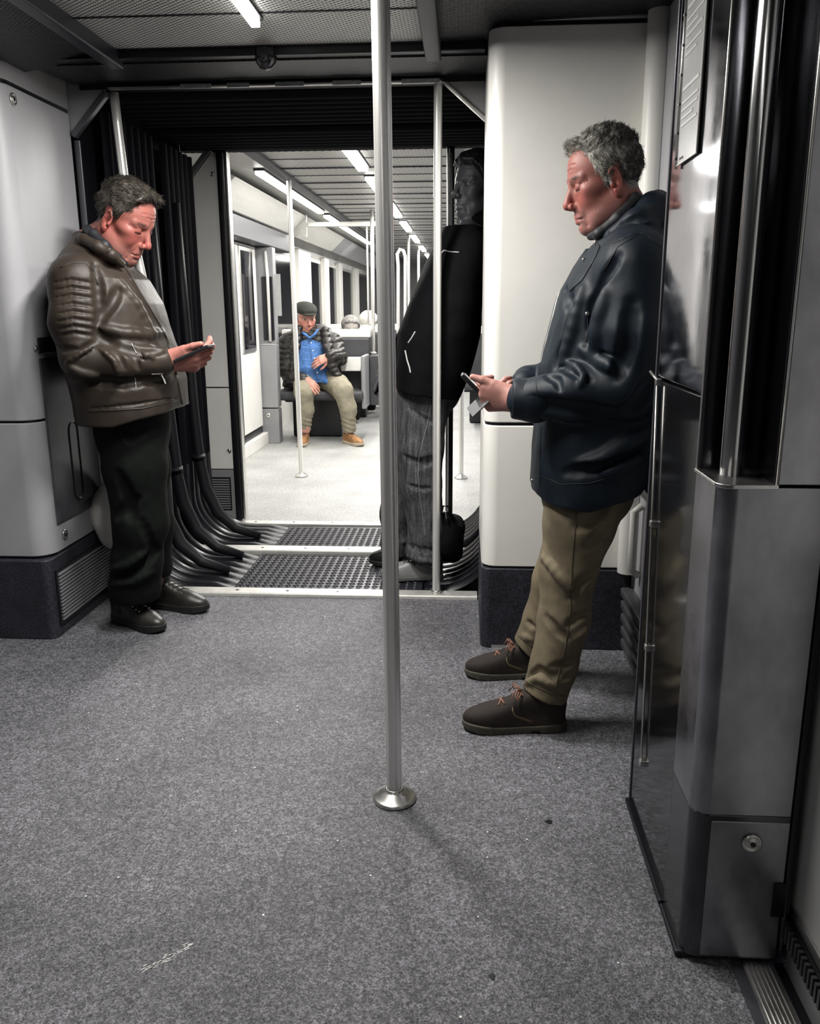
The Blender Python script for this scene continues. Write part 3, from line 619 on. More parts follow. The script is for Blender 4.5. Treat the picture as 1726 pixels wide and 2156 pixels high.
class S:
    def __init__(s): s.ops = []; s.posts = []
    def _a(s, lo, hi, fn, k, mode): s.ops.append((np.array(lo, float), np.array(hi, float), fn, k, mode)); return s
    def rc(s, a, b, ra, rb=None, k=.02, mode='u', sq=None):
        """tapered capsule; sq = (axis, factor) squashes it across one world axis"""
        a = np.array(a, float); b = np.array(b, float); rb = ra if rb is None else rb; ab = b - a; L2 = ab @ ab + 1e-12; R_ = max(ra, rb)
        def fn(P):
            Q = P - a; 
            if sq is not None:
                Q = Q.copy(); mid = 0
                t = np.clip(Q @ ab / L2, 0, 1); D = Q - t[:, None] * ab; D[:, sq[0]] /= sq[1]
                return np.sqrt((D * D).sum(1)) - (ra + (rb - ra) * t)
            t = np.clip(Q @ ab / L2, 0, 1); D = Q - t[:, None] * ab
            return np.sqrt((D * D).sum(1)) - (ra + (rb - ra) * t)
        e = R_ * max(1, sq[1] if sq else 1)
        return s._a(np.minimum(a, b) - e, np.maximum(a, b) + e, fn, k, mode)
    def chain(s, pts, rs, k=.02, mode='u', sq=None):
        for i in range(len(pts) - 1): s.rc(pts[i], pts[i + 1], rs[i], rs[i + 1], k, mode, sq)
        return s
    def el(s, c, r, k=.02, R=None, mode='u'):
        c = np.array(c, float); r = np.array(r, float); rm = r.max()
        def fn(P):
            Q = P - c
            if R is not None: Q = Q @ R
            q = Q / r; n1 = np.sqrt((q * q).sum(1)) + 1e-9; q2 = q / r; n2 = np.sqrt((q2 * q2).sum(1)) + 1e-9
            return n1 * (n1 - 1) / n2
        return s._a(c - rm, c + rm, fn, k, mode)
    def box(s, c, h, rd=.003, k=.0, R=None, mode='u'):
        c = np.array(c, float); h = np.array(h, float); e = np.linalg.norm(h)
        def fn(P):
            Q = P - c
            if R is not None: Q = Q @ R
            q = np.abs(Q) - h + rd; return np.sqrt((np.maximum(q, 0) ** 2).sum(1)) + np.minimum(q.max(1), 0) - rd
        return s._a(c - e, c + e, fn, k, mode)
    def emb(s, o, R, org, sc, rad, k=.02):
        """another shape in its own frame: rows of R are its axes in the world"""
        R = np.array(R, float); org = np.array(org, float)
        return s._a(org - rad, org + rad, lambda P: o((P - org) @ R.T / np.array(sc)) * np.min(sc), k, 'u')
    def loft(s, secs, k=.02, n=2.3, mode='u'):
        """stack of superellipses: (z, x0, x1, yc, half depth y)"""
        A = np.array(sorted(secs), float); z = A[:, 0]
        def fn(P):
            zz = np.clip(P[:, 2], z[0], z[-1]); I = lambda c: np.interp(zz, z, c)
            x0, x1, yc, ay = I(A[:, 1]), I(A[:, 2]), I(A[:, 3]), I(A[:, 4])
            u = P[:, 0] - (x0 + x1) / 2; v = P[:, 1] - yc; ax = (x1 - x0) / 2
            rho = (np.abs(u / ax) ** n + np.abs(v / ay) ** n) ** (1 / n) + 1e-6; l = np.sqrt(u * u + v * v)
            d = np.where(l < .02, -np.minimum(ax, ay) * (1 - rho), l * (1 - 1 / rho)); dz = np.abs(P[:, 2] - zz)
            return np.where(dz > 0, np.sqrt(np.maximum(d, 0) ** 2 + dz ** 2) + np.minimum(d, 0) * (dz <= 0), np.maximum(d, np.maximum(z[0] - P[:, 2], P[:, 2] - z[-1])))
        return s._a([A[:, 1].min(), (A[:, 3] - A[:, 4]).min(), z[0]], [A[:, 2].max(), (A[:, 3] + A[:, 4]).max(), z[-1]], fn, k, mode)
    def fn(s, f, lo, hi, k=0, mode='u'): return s._a(lo, hi, f, k, mode)
    def post(s, f): s.posts.append(f); return s
    def __call__(s, P):
        P = np.asarray(P, float); lo, hi = P.min(0), P.max(0); d = np.full(len(P), .5)
        for a, b, f, k, m in s.ops:
            gap = np.maximum(np.maximum(a - hi, lo - b), 0).max()
            if gap > .05 + k and m in 'us': continue
            v = f(P)
            if m == 'u': d = smin(d, v, k)
            elif m == 's': d = smax(d, -v, k)
            else: d = smax(d, v, k)
        for f in s.posts: d = f(P, d)
        return d
    def march(s, px, py, t0=.9, t1=11):
        D = unit(ROT @ np.array([px - PC[0], py - PC[1], FOC])); at = lambda t: float(s((EYE + t * D)[None])[0])
        ts = np.arange(t0, t1, .02); P = EYE + ts[:, None] * D; lo = np.min([o[0] for o in s.ops if o[4] == 'u'], 0) - .03; hi = np.max([o[1] for o in s.ops if o[4] == 'u'], 0) + .03
        ts = ts[((P > lo) & (P < hi)).all(1)]
        if not len(ts): return None
        t, end, pv = ts[0], ts[-1] + .02, ts[0]
        while t < end:
            v = at(t)
            if v < 0:
                a, b = pv, t
                for _ in range(12):
                    m = (a + b) / 2
                    if at(m) < 0: b = m
                    else: a = m
                return EYE + b * D
            pv = t; t += min(max(v * .7, .0015), .02)
        return None
    def line(s, pxs, n=4, off=0.):
        out = []
        pxs = [np.array(p, float) for p in pxs]; q = []
        for a, b in zip(pxs[:-1], pxs[1:]):
            for k in range(n): q.append(a + (b - a) * k / n)
        q.append(pxs[-1])
        for p in q:
            h = s.march(*p)
            if h is not None and (not out or np.linalg.norm(h - out[-1]) < .15): out.append(h - off * unit(h - EYE))
        return out
    def crease(s, pxs, r=.006, k=.012, mode='s', n=3, off=0., taper=True):
        return s.creases([(pxs, r, k, mode)], n, off, taper)
    def creases(s, lst, n=3, off=0., taper=True):
        L_ = [(s.line(p, n, off), r, k, m) for p, r, k, m in lst]
        for pts, r, k, m in L_:
            c = len(pts)
            rs = [r * (.35 + .65 * math.sin(math.pi * (i + .5) / c)) if taper else r for i in range(c)]
            if c > 1: s.chain(pts, rs, k, m)
        return s
def nets(s, lo, hi, h, zones=(), SB=20):
    """surface nets of s inside the box lo..hi with cell h; zones = (z0, z1, hz) gives other cell heights"""
    lo = np.array(lo, float); hi = np.array(hi, float)
    A = [np.arange(lo[q], hi[q] + h, h) for q in range(3)]
    if zones:
        z = [lo[2]]
        while z[-1] < hi[2]:
            z.append(z[-1] + next((hz for z0, z1, hz in zones if z0 <= z[-1] < z1), .007))
        A[2] = np.array(z)
    A = [np.concatenate([a, a[-1] + (a[-1] - a[-2]) * np.arange(1, 2 + (-(len(a) - 1)) % SB)]) for a in A]
    N = np.array([len(a) for a in A]); V = np.full(N, .5, np.float32)
    st = [range(0, n, SB) for n in N]
    for i in st[0]:
        for j in st[1]:
            for k in st[2]:
                ax = [A[q][b:b + SB] for q, b in enumerate((i, j, k))]
                c = np.array([(a[0] + a[-1]) / 2 for a in ax]); dg = np.linalg.norm([a[-1] - a[0] + h for a in ax]) / 2
                v = float(s(np.array([c, c + dg * .3, c - dg * .3]))[0]); sl = (slice(i, i + SB), slice(j, j + SB), slice(k, k + SB))
                if abs(v) > dg * 1.4 + .004: V[sl] = v; continue
                P = np.stack(np.meshgrid(*ax, indexing='ij'), -1); V[sl] = s(P.reshape(-1, 3)).reshape(P.shape[:3])
    I = V < 0; c = np.zeros(np.array(N) - 1, np.uint8)
    cor = [(a, b, d) for a in (0, 1) for b in (0, 1) for d in (0, 1)]
    sub = lambda A, o: A[o[0]:A.shape[0] - 1 + o[0], o[1]:A.shape[1] - 1 + o[1], o[2]:A.shape[2] - 1 + o[2]]
    for o in cor: c += sub(I, o)
    act = np.argwhere((c > 0) & (c < 8)); idx = np.full(c.shape, -1, np.int64); idx[tuple(act.T)] = np.arange(len(act))
    val = np.stack([V[act[:, 0] + o[0], act[:, 1] + o[1], act[:, 2] + o[2]] for o in cor], 1).astype(float)
    acc = np.zeros((len(act), 3)); cnt = np.zeros(len(act))
    for a in range(8):
        for b in range(a + 1, 8):
            oa, ob = np.array(cor[a]), np.array(cor[b])
            if np.abs(oa - ob).sum() != 1: continue
            m = (val[:, a] < 0) != (val[:, b] < 0); t = val[m, a] / (val[m, a] - val[m, b])
            acc[m] += oa + t[:, None] * (ob - oa); cnt[m] += 1
    gi = act + acc / cnt[:, None]; vv = np.stack([np.interp(gi[:, q], np.arange(N[q]), A[q]) for q in range(3)], 1); F = []
    for ax in range(3):
        u, w = (ax + 1) % 3, (ax + 2) % 3
        A = np.moveaxis(I, ax, 0); e = np.argwhere(A[:-1] != A[1:]); o = np.zeros_like(e); o[:, 0] = e[:, 0]
        r = [q for q in range(3) if q != ax]; full = np.zeros_like(e); full[:, ax] = e[:, 0]; full[:, r[0]] = e[:, 1]; full[:, r[1]] = e[:, 2]
        ok = (full[:, u] > 0) & (full[:, w] > 0) & (full[:, u] < N[u] - 1) & (full[:, w] < N[w] - 1); full = full[ok]
        neg = I[tuple(full.T)]; q = []
        for du, dw in ((0, 0), (1, 0), (1, 1), (0, 1)):
            f2 = full.copy(); f2[:, u] -= du; f2[:, w] -= dw; q.append(idx[tuple(f2.T)])
        q = np.stack(q, 1); q[~neg] = q[~neg][:, ::-1]; F.append(q[(q >= 0).all(1)])
    return vv, np.concatenate(F)
def sdf_obj(name, s, lo, hi, h, m, parent, tint=None, zones=()):
    v, f = nets(s, lo, hi, h, zones)
    tt = tint(v) if tint else None
    o = mesh_obj(name, v, f, m, parent, smooth=True, tint=tt, recalc=False)
    return o, v, f
def vnormals(v, f):
    n = np.cross(v[f[:, 2]] - v[f[:, 0]], v[f[:, 3]] - v[f[:, 1]]); N = np.zeros_like(v)
    for k in range(4): np.add.at(N, f[:, k], n)
    return N / (np.linalg.norm(N, axis=1, keepdims=True) + 1e-12)
# ---------------------------------------------------------------- head (own frame: x forward, y left, z up, metres)
def head_sdf(jowl=1., nose=1., ear=True, brow=1., chin=1., age=1.):
    s = S()
    s.el((-.012, 0, .040), (.095, .077, .078), 0).el((.033, 0, .036), (.061, .063, .060), .03).el((.034, 0, -.034), (.054, .056, .074), .03)
    for q in (1, -1):
        s.rc((-.022, q * .051, -.048), (.052, q * .022, -.101), .021 * jowl, .019 * jowl, .03)
        s.el((.026, q * .044, -.076), (.036, .021 * jowl, .028 * jowl), .022).el((.057, q * .036, -.031), (.026, .024, .028), .02).el((.044, q * .053, -.010), (.030, .016, .014), .02)
    s.el((.072, 0, -.100), (.021 * chin, .026, .019), .018).el((.082, 0, -.064), (.016, .028, .026), .015).el((.075, 0, -.012), (.022, .020, .040), .012).el((.076, 0, -.086), (.014, .024, .014), .012)
    if age > .5: s.rc((.035, 0, -.104), (-.01, 0, -.090), .024 * jowl, .028, .025)
    for q in (1, -1):
        s.el((.1045, q * .0365, .001), (.0265, .022, .0145), .008, mode='s')
        s.rc((.068, q * .049, .021), (.0895, q * .014, .0215), .0108 * brow, .0108 * brow, .009)
        s.el((.0750, q * .0330, .000), (.0152, .0165, .0135), .002)
        s.rc((.0775, q * .047, .0110), (.0865, q * .022, .0110), .0040, .0038, .004)
        s.rc((.0750, q * .044, -.0120), (.0830, q * .024, -.0125), .0036, .0034, .010)
    s.rc((.092, 0, .010), (.113 * nose, 0, -.030), .0078, .0102, .010).el((.1145 * nose, 0, -.0365), (.0125, .0115, .0108), .007).rc((.095, 0, -.046), (.106, 0, -.046), .007, .005, .006)
    for q in (1, -1):
        s.el((.1015, q * .0135, -.0415), (.0125, .0080, .0090), .005).el((.1085, q * .0066, -.0505), (.0058, .0033, .004), .002, mode='s')
        s.rc((.0945, q * .0150, -.030), (.1010, q * .0225, -.043), .0012, .0016, .006, 's')
        s.rc((.084, q * .022, -.0715), (.0935, q * .004, -.0680), .0044, .0056, .007).rc((.082, q * .018, -.0805), (.0915, 0, -.0810), .0050, .0062, .007)
        s.rc((.083, q * .027, -.0765), (.107, 0, -.0745), .0016, .0020, .003, 's')
        s.rc((.101, q * .019, -.040), (.083, q * .034, -.080), .0016, .0022, .009 * age, 's')
        s.rc((.083, q * .034, -.080), (.074, q * .034, -.096), .0012, .0016, .008, 's')
        s.rc((.0800, q * .046, -.0072), (.0895, q * .024, -.0085), .0009, .0011, .002, 's')
        s.rc((.066, q * .055, -.002), (.058, q * .060, -.006), .001, .001, .004, 's').rc((.066, q * .055, .003), (.057, q * .060, .007), .001, .001, .004, 's')
    s.rc((.092, .018, -.0905), (.092, -.018, -.0905), .0015, .0015, .008, 's')
    for z in (.047, .058, .069): s.chain([(.080, .040, z - .003), (.0925, .018, z), (.0945, 0, z - .002), (.0925, -.018, z), (.080, -.040, z - .003)], [.0005] * 5, .0045 * age, 's')
    if ear:
        for q in (1, -1):
            Re = rot('z', q * 20) @ rot('y', 10)
            e = S(); rim = []; 
            for t in np.linspace(-120, 140, 13): rim.append((.0165 * math.cos(math.radians(t)) * (1 if t < 90 else 1.0) - .002, 0.0022 * q * -1, .027 * math.sin(math.radians(t)) + .004))
            rim = [(-x, q * .003, z) for x, _, z in rim]
            e.el((-.001, -q * .004, .002), (.017, .0055, .028), 0).chain(rim, [.0030 + .0014 * math.sin(math.pi * i / 12) for i in range(13)], .003)
            e.chain([(-.001, q * .002, .018), (-.0075, q * .002, .008), (-.008, q * .002, -.006), (-.001, q * .002, -.014)], [.003, .0034, .0032, .003], .004)
            e.el((.003, q * .002, -.025), (.0095, .0055, .0105), .005).el((.0115, q * .001, -.004), (.0045, .0045, .007), .004).el((.003, q * .003, -.002), (.006, .006, .009), .003, mode='s')
            s.emb(e, Re.T, (-.012, q * .0775, -.010), 1.06, .05, .006)
    return s
def interp_hairline(x, y, tab):
    th = np.degrees(np.abs(np.arctan2(y, x + .01))); return np.interp(th, [a for a, b in tab], [b for a, b in tab])
HAIRLINE = [(0, .082), (25, .078), (42, .066), (54, .040), (64, .020), (72, -.012), (82, -.006), (90, .030), (104, .028), (116, -.010), (130, -.052), (180, -.070)]
def hair_sdf(tab=HAIRLINE, thick=None, lump=.004, sc=(60, 60, 60)):
    h = head_sdf(ear=False)
    def fn(P):
        t = thick(P) if thick is not None else .012
        t = t * np.clip((P[:, 2] - interp_hairline(P[:, 0], P[:, 1], tab)) / .022, .12, 1)
        d = h(P) - t - lump * fbm(P, sc, 3)
        return smax(d, (interp_hairline(P[:, 0], P[:, 1], tab) - P[:, 2] + .006 * fbm(P, (90, 90, 90), 2)) * .75, .006)
    return S().fn(fn, (-.14, -.12, -.1), (.14, .12, .16))
def strands(v, f, n, ln, flow, r=.0006, seed=3, curl=.004, lift=.5, mask=None):
    """thin tapered tubes growing from the hair surface along flow(local point, normal)"""
    g = np.random.default_rng(seed); N = vnormals(v, f); ids = np.arange(len(v)) if mask is None else np.where(mask(v, N))[0]
    m = MB()
    for i in g.choice(ids, min(n, len(ids)), replace=False):
        p = v[i].copy() - N[i] * .0008; fl = flow(v[i]); fl = fl - N[i] * (fl @ N[i]); d = unit(unit(fl) + N[i] * lift * g.uniform(.2, 1.5) + g.normal(0, .16, 3)); L_ = ln * g.uniform(.5, 1.2); bend = g.normal(0, 1, 3) * curl; pts = []
        for k in range(5): pts.append(p.copy()); p = p + d * L_ / 4; d = unit(d + bend * 30 * .25 - N[i] * .03)
        m.tube(pts, [r, r, r * .85, r * .6, r * .2], 3, False)
    return np.array(m.v), m.f
def face_tint(P, R, org, sc, skin, o):
    """face colours: lips, brows, stubble, eyes, scalp under the hair, plus painted socket shade"""
    q = (P - org) @ np.array(R).T / np.array(sc); x, y, z = q.T; c = np.tile(np.array(skin, float), (len(P), 1)); near = (np.abs(q) < .16).all(1)
    def blend(w, col):
        nonlocal c; w = np.clip(w * near, 0, 1)[:, None]; c = c * (1 - w) + np.array(col) * w
    g = lambda cx, cy, cz, r: np.exp(-(((x - cx) / r[0]) ** 2 + ((np.abs(y) - cy) / r[1]) ** 2 + ((z - cz) / r[2]) ** 2))
    if 'hands' in o: c[~near & (P[:, 2] < org[2] - .3)] = o['hands']
    red = np.array(skin) * np.array(o.get('red', (1.15, .70, .70)))
    blend(.8 * g(.07, .042, -.025, (.03, .022, .025)) + .8 * g(.112, 0, -.036, (.02, .018, .016)) + .7 * g(-.01, .08, -.01, (.03, .02, .04)), red)
    blend((.35 * fbm(q, (70, 70, 70), 3)).clip(0, .5), red)
    blend(.75 * g(.094, .010, -.070, (.014, .015, .005)) + .75 * g(.093, .008, -.081, (.014, .014, .006)), o.get('lip', red * np.array([.9, .75, .8])))
    if o.get('stubble'):
        w = ((z < -.045) & (x > -.02)) * np.clip((-.045 - z) / .025, 0, 1) * (.55 + .4 * fbm(q, (260, 260, 260), 2)); blend(w * .75, o['stubble'])
    eb = o.get('browcol', (.1, .08, .07)); blend(1.0 * g(.080, .036, .0105, (.02, .018, .006)), np.array(skin) * .55); blend(1.6 * g(.083, .033, .0225, (.024, .022, .0052)) * (.75 + .6 * fbm(q, (300, 120, 300), 2)), eb)  # darker skin under the brow paints socket shade; then the brow hair
    ex = ((x - .0745) ** 2 + (np.abs(y) - .033) ** 2 + (z - .001) ** 2) ** .5; eye = (ex < .0162) & (x > .078)
    if o.get('open', False):
        gy = o.get('gaze', 0.); blend(eye * (np.abs(z - .0005) < .0045) * 1., np.minimum(np.array(skin) * 1.3 + .03, .42))
        blend(eye * ((np.abs(y - np.sign(y) * .033 - gy) < .0050) & (np.abs(z - .0005) < .0046)), (.012, .010, .010)); blend(eye * ((z > .0045) & (z < .0068)), (.05, .03, .03))
    else:
        blend((ex < .0200) * (x > .070) * np.exp(-((z + .0078 - .0018 * np.cos((np.abs(y) - .033) * 90)) / .0026) ** 2) * 1.2, (.016, .009, .009)); blend(eye * (z > -.006) * .3, red * .9)
    blend(.6 * g(.08, .034, -.010, (.02, .018, .005)), np.array(skin) * .62)
    if 'scalp' in o: blend((z > interp_hairline(x, y, o.get('tab', HAIRLINE)) + .004) * (z > -.035) * 1. * (np.abs(y) < .088), o['scalp'])
    return c.clip(0, 1)
# ---------------------------------------------------------------- hand
def hand(s, W, fwd, dors, side, sc=1., curl=(.5, .5, .5, .5), thumb=None, spread=.05, k=.006, thumb_dir=(.75, .55, -.35), tcurl=.3, bend=(1., 1.1, .7)):
    """W wrist point, fwd towards the knuckles, dors out of the back of the hand; side=+1 puts the thumb on cross(dors, fwd)"""
    X = unit(fwd); Z = unit(np.array(dors) - np.dot(dors, X) * X); Y = np.cross(Z, X) * side; B = np.stack([X, Y, Z]); G = lambda p: W + sc * (np.array(p, float) @ B)
    base = [(.088, .027, 0), (.092, .008, .003), (.087, -.012, .001), (.078, -.030, -.004)]
    Ls = [(.044, .027, .021), (.049, .031, .022), (.045, .029, .021), (.035, .021, .019)]; rr = [.0098, .0100, .0094, .0082]
    s.rc(G((-.03, 0, 0)), G((.012, 0, 0)), .024 * sc, .025 * sc, .015, sq=None)
    for i, b in enumerate(base): s.rc(G((.012, b[1] * .55, -.002)), G(b), .0165 * sc, .0125 * sc, .014)
    s.rc(G((.035, .010, -.012)), G((.06, -.012, -.012)), .012 * sc, .012 * sc, .012)
    tips = []
    for i, b in enumerate(base):
        p = np.array(b, float); a = 0.; yv = spread * (1.5 - i)
        for j, l in enumerate(Ls[i]):
            a += curl[i] * bend[j]; q = p + l * np.array([math.cos(a), yv * math.cos(a), -math.sin(a)])
            r0 = rr[i] * (1 - .07 * j); s.rc(G(p), G(q), r0 * sc, rr[i] * (1 - .07 * (j + 1)) * sc, .005 if j == 0 else .002); p = q
        tips.append(G(p))
    d = unit(thumb_dir); p0 = np.array([.022, .020, -.010]); p1 = p0 + .044 * d; d2 = unit(d + tcurl * np.array([.6, -.5, -.2])); p2 = p1 + .034 * d2; d3 = unit(d2 + tcurl * np.array([.5, -.5, 0])); p3 = p2 + .027 * d3
    s.rc(G(p0), G(p1), .016 * sc, .0125 * sc, .014).rc(G(p1), G(p2), .0118 * sc, .0105 * sc, .004).rc(G(p2), G(p3), .0108 * sc, .0085 * sc, .003)
    return tips + [G(p3)]
# ---------------------------------------------------------------- shoe (own frame: x from heel to toe, length 0.29)
def shoe_parts(style):
    xs = np.array([0, .006, .02, .06, .12, .17, .21, .245, .27, .284, .29]); ws = np.array([.004, .016, .027, .033, .031, .037, .043, .041, .031, .018, .003])
    th = {'boot': .030, 'chukka': .024, 'sneaker': .030, 'plain': .022}[style]
    def outline(P, e): return np.abs(P[:, 1]) - np.interp(P[:, 0], xs, ws + e)
    def sole_fn(P):
        x = P[:, 0]; top = th + .004 * np.cos(x * 22); bot = np.where(x > .21, (x - .21) ** 2 * 2.0, 0) + (np.where((x > .078) & (x < .10), .006, 0) if style in ('chukka', 'boot') else 0)
        d = np.maximum(outline(P, .003), np.maximum(P[:, 2] - top, bot - P[:, 2])); return np.maximum(d, np.maximum(-x, x - .29)) * .8
    so = S().fn(sole_fn, (-.01, -.06, -.01), (.3, .06, .06))
    up = S(); hi_ = {'boot': .165, 'chukka': .115, 'sneaker': .095, 'plain': .085}[style]
    up.el((.218, 0, .034), (.070, .041, .034), 0).rc((.205, 0, .040), (.105, 0, .080), .031, .037, .03).rc((.040, 0, .034), (.042, 0, hi_ - .03), .035, .036, .02).rc((.042, 0, hi_ - .03), (.085, 0, hi_ - .03), .036, .034, .02).rc((.05, 0, .03), (.2, 0, .03), .034, .038, .02)
    up.post(lambda P, d: smax(smax(d, .012 - P[:, 2], .002), P[:, 2] - hi_, .006)); up.post(lambda P, d: smax(d, outline(P, .001) * .8, .008))
    up.rc((.045, 0, hi_ + .01), (.08, 0, hi_ + .01), .027, .026, .004, 's')
    return so, up, th, hi_
def shoe(par, heel, toe, style, m_up, m_sole, m_lace, h=.0032, sc=1., laces=5, z0=0., nm='shoe'):
    heel = np.array([*heel[:2], z0]); toe = np.array([*toe[:2], z0]); X = unit(toe - heel); Y = np.array([-X[1], X[0], 0]); Z = np.array([0, 0, 1.]); B = np.stack([X, Y, Z]); k = np.linalg.norm(toe - heel) / .29
    so, up, th, hi_ = shoe_parts(style); W = lambda p: heel + k * (np.atleast_2d(p) @ B)
    v, f = nets(up, (-.02, -.06, 0), (.31, .06, hi_ + .02), h); o = mesh_obj(nm, W(v), f, m_up, par, smooth=True, recalc=False)
    v, f = nets(so, (-.02, -.06, -.012), (.31, .06, .05), h); mesh_obj('sole', W(v), f, m_sole, o, smooth=True, recalc=False)
    m = MB(); lx = {'chukka': .128, 'plain': .12}.get(style, .10)
    def top(x, y):
        z = .2
        while z > .02 and up(np.array([[x, y, z]]))[0] > .0006: z -= .001
        return np.array([x, y, z + .001])
    for i in range(laces):
        x = lx + .005 + (.075 if style == 'boot' else .05) * i / max(1, laces - 1)
        for sg in (1, -1): m.tube(W([top(x + .008 * (t if sg > 0 else -t), -.020 + .04 * (t + 1) / 2) for t in np.linspace(-1, 1, 6)]), .0022 * k, 6)
    x = lx
    for sg in (1, -1):
        a = top(x, sg * .004); lp = [a, a + [.012, sg * .014, .012], a + [.02, sg * .03, .006], a + [.016, sg * .034, -.012], a + [.004, sg * .02, .002], a]
        m.tube(W(lp), .0018 * k, 6); m.tube(W([a, a + [.02, sg * .012, .010], a + [.03, sg * .024, -.012]]), .0018 * k, 6)
    m.build('laces', m_lace, o, smooth=True)
    if style == 'chukka':
        q = MB(); side = lambda x, z, sg: W(sidept(x, z, sg))[0]
        def sidept(x, z, sg):
            y = .07
            while y > 0 and up(np.array([[x, sg * y, z]]))[0] > .0004: y -= .001
            return np.array([x, sg * y, z])
        for sg in (1, -1):
            for dz in (0, .004): q.tube([side(x, z + dz, sg) for x, z in ((.155, .075), (.152, .062), (.148, .052), (.130, .044), (.110, .036), (.095, .030))], .0012, 5)
        q.build('quarter_stitching', M('tan_thread', (.16, .12, .06), .7), o, smooth=True)
    if style == 'boot':
        e = MB()
        for i in range(6):
            for sg in (1, -1): e.lathe([(.0035 * k, 0), (.003 * k, .003), (.001, .0035)], W(top(.098 + .09 * i / 5, sg * .024))[0] - [0, 0, .001], 8)
        e.build('eyelets', ALU, o)
    return o, up, W
def on_surface(s, pxs, r, m, name, par, n=5, sd=8, off=.0005, rad=None):
    pts = s.line(pxs, n, off)
    return MB().tube(pts, r, sd).build(name, m, par, smooth=True) if len(pts) > 1 else None
def seam_d(x): return x
# ================================================================ the man in the navy parka (right, facing left)
SKIN = M('skin', (1, 1, 1), .48, attr='tint', bump=.12, bs=260, spec=.35)
YR = 2.33; RP = thing('person', (.2, YR, 0), 'grey-haired person in navy parka and khaki trousers reading a phone by the steel screen', 'person')
NAVY = M('parka_cloth', (.007, .0130, .0205), .54, 0, .18, 14, bump=.10, bs=700, spec=.24)
NAVYI = M('parka_lining', (.008, .009, .012), .6)
KHAKI = M('khaki_cotton', (.165, .135, .084), .8, 0, .22, 16, bump=.2, bs=600, speck=[(900, .10)])
SUEDE = M('brown_suede', (.018, .011, .008), .75, 0, .3, 20, bump=.25, bs=900)
CREPE = M('crepe_sole', (.060, .055, .040), .7, 0, .2, 40, bump=.2, bs=400)
LACE = M('tan_lace', (.30, .15, .10), .7)
u = lambda px, py, y=YR: U(px, py, y=y)
# head
hsR = np.array([.90, .96, 1.0])
def frame(fx, bow, yaw, tilt=0):
    """axes of a head facing +x (fx=1) or -x (fx=-1), bowed, and turned by yaw about z"""
    R = rot('z', (0 if fx > 0 else 180) + yaw) @ rot('y', bow) @ rot('x', tilt); return R.T
HR = frame(-1, 13, 3); hoR = u(1185, 437) - (hsR * np.array([.127, 0, -.0365])) @ HR
head = head_sdf(jowl=1.05)
bodyR = S().emb(head, HR, hoR, hsR, .20, .01)
hp_ = lambda p, H_=HR, o=hoR, s_=hsR: o + (s_ * np.array(p, float)) @ H_
nk = u(1372, 500)
bodyR.rc(hp_((-.030, 0, -.055)), hp_((-.066, 0, -.15)), .060, .066, .03).rc(hp_((-.066, 0, -.15)), u(1335, 545), .062, .07, .04)
# hidden trunk and legs
bodyR.rc(u(1335, 560), u(1290, 900), .09, .09, .04).rc(u(1290, 900), u(1240, 1010), .09, .09, .05).rc(u(1335, 580, 2.20), u(1335, 580, 2.46), .05, .05, .04)
SHN, ELN, WRN = u(1345, 560, 2.125), u(1322, 830, 2.10), u(1092, 842, 2.17)
SHF, ELF, WRF = u(1335, 560, 2.53), u(1290, 800, 2.56), u(1100, 818, 2.40)
IN = np.array([0, .02, 0])
bodyR.chain([SHN + IN, ELN + IN * .7, WRN], [.036, .034, .03], .03).chain([SHF - IN, ELF - IN, WRF], [.036, .034, .03], .03)
LN = [u(1232, 1040, 2.24), u(1200, 1200, 2.21), u(1186, 1330, 2.19), u(1150, 1462, 2.175)]
LF = [u(1225, 1040, 2.42), u(1190, 1200, 2.45), u(1160, 1290, 2.48), u(1118, 1372, 2.495)]
bodyR.chain(LN, [.06, .045, .036, .036], .03).chain(LF, [.06, .045, .036, .036], .03)
# hands: near (left) hand under the phone, far hand behind it
dirN = unit(u(1035, 838, 2.19) - WRN)
hand(bodyR, WRN + dirN * .006, dirN + np.array([0, .10, 0]), np.array([.10, -.88, -.25]), -1, .97, (.95, 1.05, 1.1, 1.15), thumb_dir=(.88, .36, .10), tcurl=.08, bend=(.9, 1.0, .6))
dirF = unit(u(1046, 846, 2.33) - WRF)
hand(bodyR, WRF, dirF, np.array([.1, .85, -.45]), 1, .90, (1.15, 1.2, 1.2, 1.2), thumb_dir=(.85, .10, -.05), tcurl=.5)
skR = (.315, .128, .105); GREY = (.20, .19, .175)
HLR = [(0, .088), (22, .086), (36, .086), (48, .060), (58, .030), (66, .012), (72, -.018), (82, -.020), (90, .026), (104, .030), (116, -.014), (130, -.060), (180, -.086)]
optR = dict(hands=(.46, .225, .19), browcol=(.060, .034, .028), scalp=GREY, tab=HLR, stubble=(.34, .20, .18))
o, v, f = sdf_obj('body', bodyR, (-.02, 1.98, .10), (.62, 2.68, 1.66), .0024, SKIN, RP, lambda P: face_tint(P, HR, hoR, hsR, skR, optR), [(1.30, 1.70, .0022), (.80, 1.02, .0028)])
